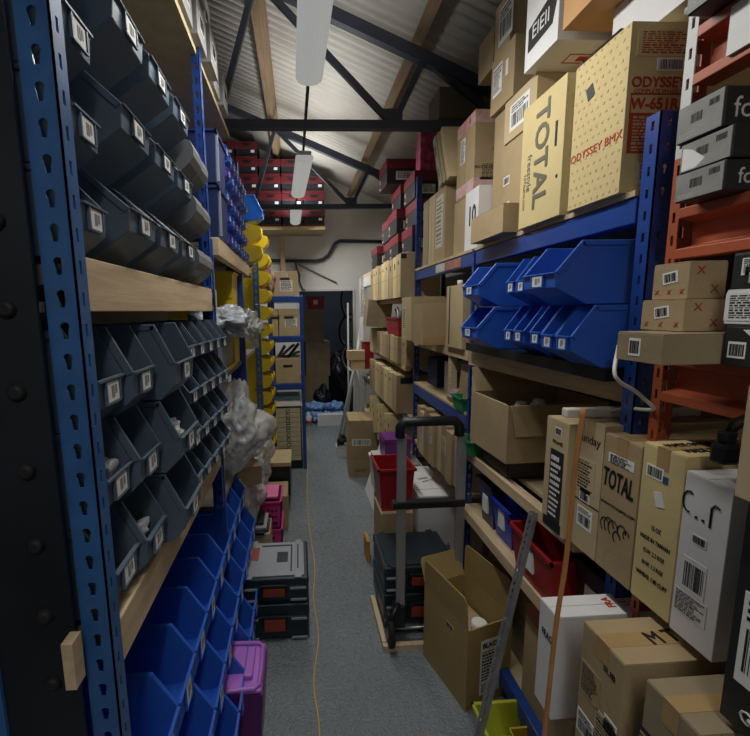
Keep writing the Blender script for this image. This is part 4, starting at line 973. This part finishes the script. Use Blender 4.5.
M, W_, H_ = fmat(o, 'L', .5, .38); d = MB().box(-.05, .05, -.0015, .0015, -.001, .0004).build('printed_line', INK, o); d.matrix_local = M
o = carton('carton', 'worn box lettered TOTAL with scribble logo on the right shelf', 'box', (.80, 1.25), (.873, .987), (Z1, 1.37), CARD, tape='x')
text(o, 'L', .47, .68, .070, 'TOTAL', INK, sx=.44, rot=-.05, bold=.02); text(o, 'L', .5, .50, .010, 'WWW.TOTALBMX.COM', INK); sticker(o, 'L', .5, .84, .08, .025, 'text')
M, W_, H_ = fmat(o, 'L', .5, .33); rr = random.Random(5); b = MB()
for i in range(6):
    c = Vector((-.035 + i * .014, rr.uniform(-.012, .012), 0)); R_ = rr.uniform(.008, .016)
    b.tube([c + Vector((R_ * math.cos(t * .6) * 1.0, R_ * 1.4 * math.sin(t * .6) , 0)) for t in range(8)], .0016, 5)
d = b.build('printed_scribble', INK, o); d.matrix_local = M
o = carton('carton', 'pale worn box with faded shipping text and torn label, beside the white box', 'box', (.80, 1.25), (.765, .868), (Z1, 1.385), CARD4, tape='x')
sticker(o, 'L', .33, .84, .045, .03, 'barcode'); d = patch(o, 'L', .6, .82, .012, .016, mat('blue_sticker', srgb(50, 84, 140), .5), 'blue_dot'); patch(o, 'L', .5, .69, .022, .034, PAPER, 'torn_label', rot=.3)
for i, s_ in enumerate(('12 OZ', 'MADE IN TAIWAN', 'G.W: 2.2 KGS', 'N.W: 1.3 KGS', "W/MEAS: 1.80 CUFT")): text(o, 'L', .5, .50 - i * .08, .015, s_, INK, sx=.62)
text(o, 'T', .22, .68, .028, 'MADE IN TAIWAN', INK, rot=.05, sx=.7, bold=.03); text(o, 'T', .22, .32, .028, 'MADE IN CHINA', INK, rot=.05, sx=.7, bold=.03)
# white box with an odd smiling print
o = carton('white_box', 'tall white box with barcode and black curved print at the right edge', 'box', (.795, .99), (.665, .757), (Z1, 1.36), CARDW, tape=None)
M, W_, H_ = fmat(o, 'L', .5, .5); b = MB()
b.tube([Vector((-.034 + .012 * math.cos(a), .118 + .022 * math.sin(a), 0)) for a in [1.0 + i * .5 for i in range(9)]], .0022, 5)
b.tube([(.012, .085, 0), (.012, .125, 0), (.018, .134, 0), (.027, .13, 0)], .0022, 5); b.cyl((-.016, .092, 0), .003, .002, 'z', 8); b.cyl((-.002, .092, 0), .003, .002, 'z', 8)
d = b.build('printed_logo', INK, o); d.matrix_local = M
sticker(o, 'L', .45, .63, .03, .02, 'barcode', m=CARDW); sticker(o, 'L', .42, .40, .05, .075, 'barcode', m=CARDW); sticker(o, 'L', .4, .22, .07, .05, 'text', m=CARDW, name='printed_text')
o = carton('black_box', 'black box with white labels at the right edge below the brown upright box', 'box', (.71, 1.1), (.44, .572), (Z1, 1.405), BLKBOX, tape=None)
sticker(o, 'L', .45, .40, .09, .16, 'mixed'); text(o, 'L', .5, .80, .03, '@', INKW); sticker(o, 'L', .55, .64, .09, .05, 'text')
b = MB(); M, W_, H_ = fmat(o, 'L', .55, .08); b.tube([(-.03, 0, 0), (.04, -.012, 0)], .004, 6); b.tube([Vector((-.032 + .01 * math.cos(a * .8), .01 * math.sin(a * .8), 0)) for a in range(8)], .002, 5, closed=True); d = b.build('printed_spanner', INKW, o); d.matrix_local = M
text(o, 'F', .1, .8, .03, 'I', INKW)
o = carton('carton', 'brown upright box at the extreme right edge under the plug', 'box', (.665, 1.0), (.42, .556), (1.406, 1.58), CARD2, tape=None)
# power strip with lead on the boxes
o = MB().box(-.014, .014, -.19, .19, 0, .026).build('power_strip', mat('cream_plastic', srgb(226, 222, 208), .4), None, (.845, .93, 1.387), bevel=.004, rz=-.12)
o.rotation_euler = (0, 0, 1.52); o.location = (.94, 1.075, 1.387); tag(o, 'long cream power strip lying on top of the printed boxes', 'power strip')
b = MB(); b.tube([(.02, -.05, .018), (.02, -.07, .06), (0, 0, .10)], .004)
bpy.data.meshes
b.bm.free()
for i in range(3): 
    s_ = MB().box(-.009, .009, -.13 + i * .09, -.09 + i * .09, .0255, .0275).build('socket', PAPER, o)
b = MB(); pts = spline([(.875, 1.07, 1.405), (.86, 1.0, 1.43), (.842, .90, 1.452), (.818, .90, 1.478), (.79, .90, 1.50), (.758, .905, 1.52), (.754, .92, 1.545), (.80, .97, 1.60)])
tag(MB().tube(pts, .0045).build('power_lead', MATS['cream_plastic']), 'cream lead rising from the power strip to the blue post', 'cable')
r = empty('plug', (.83, .70, 1.40)); tag(r, 'black plug adaptor with looping black lead on the pale worn box', 'plug')
wpart(MB().box(.812, .85, .705, .735, 1.3875, 1.43), 'plug_body', BLKP, r, .007)
wpart(MB().box(.818, .844, .71, .73, 1.43, 1.455), 'plug_neck', BLKP, r, .005)
wpart(MB().tube([(.83, .72, 1.452), (.832, .715, 1.475), (.845, .69, 1.50), (.87, .65, 1.53), (.90, .60, 1.565)], .004), 'lead', BLKP, r)
wpart(MB().tube([(.84, .72, 1.45), (.85, .71, 1.47), (.86, .68, 1.49), (.89, .64, 1.51), (.92, .605, 1.55)], .0035), 'lead', BLKP, r)

# boxes on the 0.69 shelf, jutting into the aisle
r = carton('white_box', 'white box with red lettering on top, behind the bent cane', 'box', (.65, 1.05), (.91, .985), (.60, .905), CARDW, tape=None)
text(r, 'T', .42, .55, .03, 'FRA', INKR, rot=PI / 2, sx=.7, bold=.03); text(r, 'T', .52, .5, .03, 'LE', INKR, rot=PI / 2, sx=.8); text(r, 'L', .5, .72, .03, 'FRAG', INK, rot=0, sx=.6)
o = carton('carton', 'brown box with printed panels and barcode, lower right, in front of white box', 'box', (.65, 1.1), (.70, .82), (.62, .972), CARD, tape='x')
sticker(o, 'L', .28, .62, .06, .08, 'panel', m=CARD, name='printed_panel'); sticker(o, 'L', .26, .28, .055, .06, 'mixed'); sticker(o, 'L', .72, .35, .06, .12, 'text', m=CARD2, name='printed_text'); text(o, 'L', .70, .84, .02, 'SUB', INK); sticker(o, 'L', .82, .5, .035, .04, 'barcode'); text(o, 'T', .3, .5, .045, 'M T', INK, rot=.1, bold=.03)
o = carton('carton', 'brick-patterned brown box at the bottom right corner', 'box', (.655, 1.15), (.55, .655), (.64, .985), CARD3, tape='x')
sticker(o, 'L', .35, .5, .09, .14, 'panel', m=BLKBOX, ink=CARD, name='printed_panel'); sticker(o, 'L', .4, .35, .04, .05, 'barcode')
M, W_, H_ = fmat(o, 'F', 0, 0); b = MB()
for j in range(8):
    v = H_ * (j + 1) / 9; b.box(0.004, W_ - .004, v - .0008, v + .0008, -.001, .0003)
    for i in range(9):
        u = W_ * (i + .5 * (j % 2)) / 9 + .01
        if u < W_ - .01: b.box(u, u + .0016, v, v + H_ / 9, -.001, .0003)
d = b.build('printed_bricks', INKG, o); d.matrix_local = M
carton('carton', 'carton on the floor carrying the white box with red lettering', 'box', (.70, 1.15), (.895, 1.0), (0, .5995), CARD, tape=None)
carton('carton', 'carton on the floor carrying the brown box with printed panels', 'box', (.68, 1.15), (.69, .84), (0, .6195), CARD3, tape=None)
carton('carton', 'carton on the floor carrying the brick-patterned box', 'box', (.68, 1.15), (.54, .665), (0, .6395), CARD, tape=None)
# tubs on the 0.69 shelf
def tub(X, Y, Z, m, lab, fl=.02):
    o = MB().tray(X[0], X[1], Y[0], Y[1], Z[0], Z[1], .004, fl, rim=.008).build('storage_tub', m, None); tag(o, lab, 'storage tub')
    DIM[o.name] = (0, 0, 0); c = MB().box(X[0] - fl * .6 - .004, X[0] - fl * .5 + .002, (Y[0] + Y[1]) / 2 - .02, (Y[0] + Y[1]) / 2 + .03, Z[0] + .06, Z[0] + .14); c.build('label_card', PAPER, o); return o
BLUET = mat('royal_blue_plastic', srgb(34, 60, 190), .35)
tub((.87, 1.1), (1.53, 1.66), (.6905, .86), BLUET, 'bright blue tub with a label on the lower timber shelf', .018)
tub((.87, 1.1), (1.69, 1.80), (.6905, .90), NAVY, 'navy tub set back beside the bright blue tub')
tub((.83, 1.10), (1.20, 1.42), (.6905, .87), REDP, 'dark red tub with a label on the lower timber shelf', .02)
tub((.90, 1.15), (1.04, 1.15), (.6905, .90), BLKP, 'black tub behind the white box with red lettering')
for i, (y0, z1) in enumerate(((1.45, .5), (1.68, .55))): carton('carton', f'carton in the dark under the lower timber shelf, {["nearer", "farther"][i]} one', 'box', (.95, 1.3), (y0, y0 + .2), (.1255, z1), CARD3, tape=None)
for i in range(2):
    b = MB(); b.prism([(-.10, 0), (.10, 0), (.10, .05), (.06, .075), (-.06, .075), (-.10, .05)], 'x', -.02, .02)
    o = b.build('printed_carton', mat('brick_card', srgb(176, 110, 70), .7), None, (.90 + .0 * i, 1.32, .126 + .36 + i * .08)); tag(o, f'small orange-brown printed carton under the lower shelf, {["lower", "upper"][i]} one', 'box')
carton('carton', 'low carton under the two orange-brown printed ones', 'box', (.88, 1.2), (1.22, 1.42), (.1255, .485), CARD, tape=None)

# ---- boxes on the orange rack
def foxbox(X, Y, Z, lab, txt='fo', m=GREYP):
    o = carton('black_box', lab, 'box', X, Y, Z, BLKBOX, tape=None, flaps=False)
    w, d, h = DIM[o.name]; M, _, _ = fmat(o, 'L', .5, .5); q = MB().box(-d / 2 + .002, d / 2 - .002, -h / 2 + .002, h / 2 - .002, -.001, .0005).build('grey_end_print', m, o); q.matrix_local = M
    sticker(o, 'L', .45, .55, .03, .024, 'barcode'); sticker(o, 'L', .8, .75, .024, .016, 'barcode'); sticker(o, 'L', .3, .15, .05, .012, 'text', m=m, ink=INKW, name='printed_text')
    if txt: text(o, 'F', .26, .45, h * .72, txt, INKW)
    return o
foxbox((.80, 1.0), (.770, .865), (2.028, 2.10), 'black box lettered fo with grey end, topmost of three under the upper orange beam', 'fox')
o = foxbox((.805, 1.0), (.752, .855), (1.968, 2.026), 'black and white box in the middle of the three between orange beams', '')
M, _, _ = fmat(o, 'L', .25, .5); q = MB().prism([(-.02, -.025), (.01, -.025), (.028, -.012), (-.0, .012), (-.02, .02)], 'z', -.001, .001).build('white_swoosh', PAPER, o); q.matrix_local = M
foxbox((.80, 1.0), (.755, .855), (1.9105, 1.966), 'black box lettered fo with grey end standing on the middle orange beam', 'fox')
foxbox((.80, .98), (.80, .87), (2.2755, 2.36), 'black box with pale end on the uppermost orange beam, nearer the post', '')
foxbox((.80, .98), (.70, .79), (2.2755, 2.36), 'black box with white lettering on the uppermost orange beam, right edge', '', BLKBOX)
carton('white_box', 'pale box stacked on the black boxes at the top right corner', 'box', (.80, .96), (.80, .87), (2.362, 2.43), CARDW, tape=None)
for i, (X, Y, Z, lb) in enumerate((((.78, .86), (.783, .865), (1.7105, 1.785), 'small brown carton printed with crosses, upper of two at the orange rack'), ((.76, .85), (.765, .865), (1.646, 1.7095), 'small brown carton printed with crosses, lower of two at the orange rack'))):
    o = carton('carton', lb, 'box', X, Y, Z, CARD, tape=None)
    for u, v in ((.3, .75), (.7, .25)): text(o, 'F', u, v, .022, 'X', INKDR, sx=1.1)
    for u in (.15, .5, .85): text(o, 'L', u, .2, .014, 'X', INKDR)
    sticker(o, 'L', .5, .6, .034, .024, 'barcode', rot=.15)
o = carton('carton', 'long brown carton with barcode label under the two cross-printed ones', 'box', (.685, .87), (.725, .835), (1.5855, 1.645), CARD3, tape=None)
sticker(o, 'L', .42, .5, .028, .036, 'barcode')
o = carton('black_box', 'black and white printed box lying on the lower orange beam at right edge', 'box', (.80, 1.0), (.60, .72), (1.5855, 1.66), BLKBOX, tape=None); sticker(o, 'L', .2, .4, .03, .03, 'barcode'); M, _, _ = fmat(o, 'L', .6, .5); q = MB().prism([(-.04, .03), (-.01, .03), (.05, -.01), (.05, -.03), (.03, -.03)], 'z', -.001, .001).build('white_swoosh', PAPER, o); q.matrix_local = M
o = carton('white_box', 'pale printed box second up on the lower orange beam at right edge', 'box', (.80, 1.0), (.60, .725), (1.662, 1.725), CARDW, tape=None); sticker(o, 'L', .4, .5, .10, .05, 'text', m=CARDW); 
o = carton('black_box', 'black box with white print, third up on the lower orange beam', 'box', (.80, 1.0), (.60, .72), (1.727, 1.79), BLKBOX, tape=None); sticker(o, 'L', .3, .6, .04, .03, 'mixed'); sticker(o, 'L', .6, .35, .1, .03, 'text', m=BLKBOX, ink=PAPER); text(o, 'L', .72, .8, .016, 'REPLAY', INKW)

# ================================================================ things standing in the aisle, right side
# open carton with upright flaps
o = open_carton('open_carton', 'large open brown carton with upright flaps and BLACK label on the floor', 'box', (.6175, .8525), (1.49, 1.80), (0, .38), mat('kraft_card', srgb(166, 142, 92), .75, var=.08, scale=5, bump=.1, bscale=50), rz=.29, flaps={'L': (.14, .05), 'R': (.17, -.04), 'K': (.12, .5)})
sticker(o, 'F', .52, .50, .105, .16, 'text'); patch(o, 'F', .52, .755, .105, .05, PAPER, 'label_head'); text(o, 'F', .52, .75, .03, 'BLACK', INK, sx=.95, lift=.0016, bold=.04); sticker(o, 'F', .52, .22, .105, .06, 'barcode'); sticker(o, 'L', .62, .82, .05, .03, 'barcode', m=CARD2, name='faded_stamp')
b = MB(); b.tube([(0, 0, 0), (0, 0, .05), (0, 0, .056)], [.035, .035, .028], 20); q = b.build('white_tub', PAPER, None, (.775, 1.59, .258)); tag(q, 'round white pot inside the large open carton with upright flaps', 'pot')
q = MB().box(-.095, .095, -.13, .13, 0, .25).build('inner_packing', CARD, None, (.735, 1.645, .0065), rz=.29); tag(q, 'brown packing filling the open carton with upright flaps', 'packing')
# hand truck
r = empty('hand_truck', (.63, 1.86, 0)); tag(r, 'folding hand truck with aluminium poles and black handle, loaded with tool cases', 'hand truck')
for x in (.485, .78):
    wpart(MB().box(x - .022, x + .022, 1.845, 1.87, .16, 1.10), 'pole', ALU, r, .004)
b = MB(); b.tube([(.475, 1.857, 1.09), (.475, 1.857, 1.14), (.495, 1.857, 1.165), (.745, 1.857, 1.165), (.765, 1.857, 1.14), (.765, 1.857, 1.09)], .024, 12); wpart(b, 'handle', BLKP, r)
wpart(MB().box(.44, .80, 1.835, 1.88, .73, .765), 'cross_bar', BLKP, r, .005)
wpart(MB().box(.445, .505, 1.83, 1.885, .08, .21), 'axle_bracket', BLKP, r, .006); wpart(MB().box(.735, .795, 1.83, 1.885, .08, .21), 'axle_bracket', BLKP, r, .006)
for x in (.425, .865):
    w_ = wpart(MB().cyl((x, 1.835, .088), .085, .03, 'x', 28), 'wheel', RUBBER, r, .008)
    h_ = MB().cyl((x, 1.835, .088), .045, .034, 'x', 16).build('hub', GREYP, w_)
wpart(MB().tube([(.40, 1.835, .088), (.86, 1.835, .088)], .008), 'axle', GSTEEL, r)
wpart(MB().tube([(.475, 1.84, .22), (.43, 1.80, .19), (.40, 1.82, .12)], .012), 'wheel_guard', BLKP, r)
wpart(MB().box(.44, .80, 1.89, 2.22, .030, .042), 'toe_plate', ALU, r)
o = MB(); o.box(.385, .41, 1.82, 2.16, 0.0, .03); o.box(.385, .62, 1.79, 1.815, 0, .03); tag(o.build('wooden_frame', WOOD), 'pale timber strip frame on the floor under the tool cases', 'timber')
tool_case(.415, .80, 1.90, 2.24, .0425, .19, 'lower dark tool case on the hand truck')
tool_case(.415, .80, 1.90, 2.24, .234, .15, 'upper dark tool case on the hand truck, behind the left pole')
# carton and red tub behind
o = carton('carton', 'brown carton with white label under the red tub', 'box', (.47, .67), (2.27, 2.50), (0, .48), CARD, tape=None); o.name = 'carton'
sticker(o, 'F', .35, .5, .05, .10, 'text')
for nm in ('a',):
    q = MB().box(.47, .66, 2.24, 2.48, .3105, .50).build('inner_packing', CARD); bpy.data.objects.remove(q)
o = MB().tray(.48, .655, 2.30, 2.50, .481, .755, .004, .02, rim=.010).build('red_tub', REDP); tag(o, 'tall red tub standing on the brown carton at the aisle edge', 'tub')
sticker_o = MB().box(.58, .625, 2.283, 2.289, .53, .65).build('label_card', PAPER, o)
o = MB().box(.425, .447, 2.52, 2.64, 0, .15).build('folded_card', mat('ochre_card', srgb(190, 140, 60), .7)); tag(o, 'small ochre carton on the floor left of the brown carton', 'box')
# white computer box
o = carton('white_box', 'white glossy box with a small grey fruit emblem behind the hand truck poles', 'box', (.70, .95), (2.27, 2.74), (.20, .58), CARDW, tape=None); DIMo = DIM[o.name]; o.location.z = .20; sp = carton('carton', 'carton hidden beneath the white emblem box', 'box', (.72, .94), (2.29, 2.60), (0, .199), CARD, tape=None)
M, _, _ = fmat(o, 'F', .72, .10); b = MB(); ap = [(0, .018), (.008, .023), (.017, .021), (.022, .015), (.017, .008), (.017, -.002), (.024, -.009), (.017, -.022), (.008, -.027), (0, -.024), (-.008, -.027), (-.017, -.021), (-.024, -.005), (-.022, .012), (-.014, .022), (-.006, .022)]; b.prism(ap, 'z', -.001, .0006); b.prism([(0, .026), (.010, .036), (.011, .026), (.004, .024)], 'z', -.001, .0006); q = b.build('printed_emblem', GREYP, o); q.matrix_local = M
patch(o, 'T', .42, .55, .07, .02, GREYP, 'handle_slot', rot=.3); 
M, _, _ = fmat(o, 'T', .5, .5); b = MB(); b.box(-.13, .13, -.14, -.138, -.001, .001); b.tube([(-.04, -.03, .001), (.02, -.02, .012), (.05, .03, .001)], .003, 6); q = b.build('lid_seam', GREYP, o); q.matrix_local = M
# white tubs with purple box
o = MB().tray(.56, .86, 2.80, 3.10, .30, .56, .004, .012, rim=.012).build('white_tub', PAPER); tag(o, 'white storage tub carrying the purple box', 'storage tub')
MB().box(.555, .865, 2.795, 3.105, .562, .58).build('lid', WSTEEL, o, bevel=.004)
carton('carton', 'low carton under the white storage tub', 'box', (.58, .84), (2.82, 3.08), (0, .2995), CARD3, tape=None)
o = MB().tray(.62, .80, 2.84, 3.04, .581, .74, .004, .01, rim=.006).build('purple_box', PURP); tag(o, 'purple translucent tub on the white storage tub', 'storage tub')
MB().box(.615, .805, 2.835, 3.045, .741, .752).build('lid', PURP, o, bevel=.003)
o = MB().box(.80, .86, 2.70, 2.78, .0, .55).build('red_carton', mat('dark_red_card', srgb(120, 30, 34), .6)); tag(o, 'narrow dark red box right of the white storage tub', 'box')
# leaning white board
b = MB(); b.prism([(0, 0), (.012, 0), (.012, .55), (0, .55)], 'y', 0, .42)
o = b.build('white_board', CARDW, None, (.60, 3.18, .004)); o.rotation_euler = (0, .30, .02); o.location = (.60, 3.2, .004); tag(o, 'thin pale board leaning against the right rack on the floor', 'board')
tag(MB().box(.64, .72, 3.02, 3.14, 0, .06).build('red_block', REDP, bevel=.01), 'small red object on the floor beside the leaning board', 'block')
# tall carton at the far right of the aisle
o = carton('carton', 'tall brown carton with white label standing on the aisle floor near the doorway', 'box', (.49, .77), (3.92, 4.28), (0, .60), CARD, tape='y', rz=-.05)
sticker(o, 'F', .45, .62, .19, .07, 'barcode'); 
for u in (.25, .4, .55, .7): text(o, 'F', u, .42, .03, 'Y', INKG)
text(o, 'F', .4, .12, .05, 'GIANT', INK, sx=.8); seams(o, 'F', 2, vert=False)
# poles leaning by the slotted post
for i, (a, c, rr_, m_) in enumerate((((.50, 5.15, .014), (.90, 5.40, 1.66), .019, WSTEEL), ((.58, 5.28, .012), (.86, 5.46, 1.60), .016, WSTEEL), ((.66, 5.38, .012), (.70, 5.70, 1.80), .014, WSTEEL), ((.92, 5.0, .010), (.70, 5.12, 1.15), .012, ALU))):
    tag(MB().tube([a, c], rr_, 8).build('pole', m_), ['thickest white pole leaning to the slotted post by the doorway', 'second white pole leaning beside the thickest one', 'thin white rod leaning by the doorway with its foot farthest left', 'grey rod leaning the opposite way near the doorway'][i], 'pole')
o = MB().tray(.42, .54, 4.5, 4.62, 0, .13, .004, .01, rim=.005).build('white_pot', PAPER); tag(o, 'small white pot with black rubbish on the floor before the doorway', 'pot')
blob('black_rag', 'black crumpled rag in the small white pot near the doorway', 'rag', (.47, 4.56, .19), (.06, .06, .07), RUBBER, 6, .5, sub=4)

# perforated angle bar leaning across the lower right, and the bent cane
T0 = Vector((.57, 1.10, .006)); T1 = Vector((.83, 1.30, 1.13))
d = (T1 - T0); L_ = d.length; d.normalize(); u = d.cross(Vector((0, 1, 0))).normalized(); n_ = u.cross(d)
T0 = Vector((.565, 1.20, .01)); T1 = Vector((.815, 1.30, .985)); d = (T1 - T0); L_ = d.length; d.normalize(); u = Vector((0, -1, 0)).cross(d).normalized(); n_ = d.cross(u)
b = MB(); perforated(b, .020, 0, L_, .025, lambda cx, cz: slot_hole(cx, cz, .006, .011), .002, lambda uu, z, k: T0 + d * z + u * uu + n_ * k)
b.bar(T0 + n_ * .010, T1 + n_ * .010, .002, .018, up=u)
o = b.build('angle_bar', mat('grey_angle_steel', srgb(150, 152, 158), .4, metal=.3, var=.15, scale=30)); tag(o, 'perforated grey steel angle bar leaning diagonally in front of the lower shelves', 'steel bar')
b = MB(); pts = [(.47, .70, .30), (.505, .715, .62), (.535, .75, .85), (.565, .79, 1.05), (.60, .83, 1.25), (.635, .855, 1.41)]
pts = [(.515, .74, .004), (.515, .745, .30), (.522, .75, .62), (.527, .75, .85), (.534, .75, 1.04), (.545, .75, 1.18), (.549, .75, 1.37), (.558, .75, 1.50)]
b.tube(spline(pts), .0048, 10); tag(b.build('bent_cane', CANE), 'bent orange-brown cane standing upright before the printed boxes', 'cane')
# yellow cord along the floor
b = MB(); P = [(.03, .9, .004), (.015, 1.2, .004), (.045, 1.42, .004), (.03, 1.65, .004), (.065, 1.9, .004), (.05, 2.2, .004), (.07, 2.5, .004), (.05, 2.9, .004), (.04, 3.4, .004), (.05, 3.9, .004), (.07, 4.4, .004), (.09, 5.0, .004), (.12, 5.6, .004)]
b.tube(spline(P, 8), .0035, 8); tag(b.build('floor_cord', CORD), 'thin yellow cord running along the aisle floor', 'cord')
# yellow-green basket
r = empty('basket', (.72, 1.2, 0)); tag(r, 'yellow-green plastic basket at the bottom of the photo below the open carton', 'basket')
YG = mat('lime_plastic', srgb(186, 196, 60), .4)
b = MB(); b.tray(.685, .92, 1.12, 1.36, 0, .13, .003, .02, rim=.009)
wpart(b, 'basket_body', YG, r)
b = MB()
for i in range(12): b.box(.69 + i * .02, .696 + i * .02, 1.095, 1.101, .02, .115)
for z in (.03, .06, .09): b.box(.685, .92, 1.096, 1.100, z, z + .005)
wpart(b, 'rib', YG, r)
for i, (x, y, z) in enumerate(((.735, 1.2, .03), (.81, 1.25, .04), (.875, 1.2, .03))):
    tag(MB().tray(x - .035, x + .035, y - .05, y + .05, .004 + 0 * z, .10, .003, .004, rim=.003).build('small_tray', mat('lime_yellow_plastic', srgb(214, 190, 60), .4)), f'small yellow tray in the lime basket, {["left", "middle", "right"][i]} one', 'tray')
# orange rounded thing at the bottom edge
b = MB(); b.tube([(0, 0, 0), (0, 0, .12), (0, 0, .142), (0, 0, .15)], [.085, .085, .075, .05], 28)
o = b.build('orange_tub', mat('orange_plastic', srgb(240, 130, 60), .4), None, (.44, 1.19, 0)); tag(o, 'orange round tub just peeping over the bottom edge of the photo', 'tub')

# ================================================================ storeroom behind the door
for i, (X, Y, Z, rz) in enumerate((((.08, .48), (6.6, 7.0), (0, .62), 0), ((.1, .50), (6.62, 7.0), (.622, 1.20), .05), ((.06, .42), (6.6, 6.98), (1.202, 1.72), -.04))):
    carton('carton', f'big brown carton in the storeroom stack seen through the doorway, {ORD[i]} from the floor', 'box', X, Y, Z, CARD3, rz=rz, tape='y')
o = MB().tray(.16, .42, 6.62, 6.9, 1.7225, 1.93, .004, .014, rim=.008).build('red_tub', REDP); tag(o, 'red tub on top of the storeroom carton stack', 'tub'); MB().box(.25, .32, 6.597, 6.603, 1.80, 1.87).build('label_card', PAPER, o)
def wheel(c, R_, label, ax='x', tilt=0.0):
    r = empty('bicycle_wheel', c); tag(r, label, 'bicycle wheel'); r.rotation_euler = (0, 0, tilt)
    pt = [(0, R_ * math.cos(2 * PI * k / 40), R_ * math.sin(2 * PI * k / 40)) for k in range(40)]
    MB().tube(pt, .024, 8, closed=True).build('tyre', RUBBER, r)
    MB().tube([(0, p[1] * .91, p[2] * .91) for p in pt], .009, 6, closed=True).build('rim', ALU, r)
    MB().cyl((0, 0, 0), .018, .08, 'x', 12).build('hub', GSTEEL, r)
    b = MB()
    for k in range(20): b.tube([(.0, 0, 0), (0, R_ * .91 * math.cos(2 * PI * k / 20), R_ * .91 * math.sin(2 * PI * k / 20))], .0015, 4)
    b.build('spokes', GSTEEL, r)
wheel((.85, 6.3, 1.85), .30, 'bicycle wheel hanging at the upper right inside the storeroom', tilt=.5)
wheel((.88, 6.5, 1.35), .30, 'bicycle wheel hanging in the middle inside the storeroom', tilt=.7)
wheel((.88, 6.15, .98), .26, 'bicycle wheel with shining rim low behind the leaning poles', tilt=1.0)
tag(MB().tray(.74, 1.1, 5.98, 6.32, 0, .69, .006, .01, rim=.01).build('black_crate', BLKP), 'tall black crate under the low bicycle wheel in the storeroom', 'crate')
blob('black_sack', 'tall heap of black sacks in the storeroom doorway', 'sack', (.78, 6.75, .55), (.30, .30, .60), mat('black_film', srgb(30, 32, 40), .3, var=.3, bump=.4, bscale=14), 14, .3)
blob('black_sack', 'second black sack leaning on the storeroom cartons', 'sack', (.36, 6.35, .26), (.16, .16, .26), MATS['black_film'], 17, .3)
for i in range(12):
    x = .12 + .10 * (i % 6); y = 6.02 + .14 * (i // 6)
    blob('blue_bag', '', 'plastic bag', (x, y, .10 + .12 * (i // 6)), (.075, .08, .075), BLUEWRAP, 40 + i, .45, sub=3)['label'] = f'pale blue plastic parcel in the storeroom doorway, {["front", "rear"][i // 6]} row, {ORD[i % 6]} from left'
o = carton('white_box', 'long low white box lying on the storeroom floor behind the doorway', 'box', (.25, .74), (5.82, 5.93), (0, .17), CARDW, tape=None)
o = MB().tube([(.12, 5.86, 0), (.12, 5.86, .14), (.12, 5.86, .17), (.12, 5.86, .2)], [.045, .045, .02, .018], 16).build('white_bottle', PAPER); tag(o, 'white bottle with red label on the floor in the doorway', 'bottle'); MB().tube([(.12, 5.86, .05), (.12, 5.86, .09)], .0458, 16).build('label_band', INKR, o)
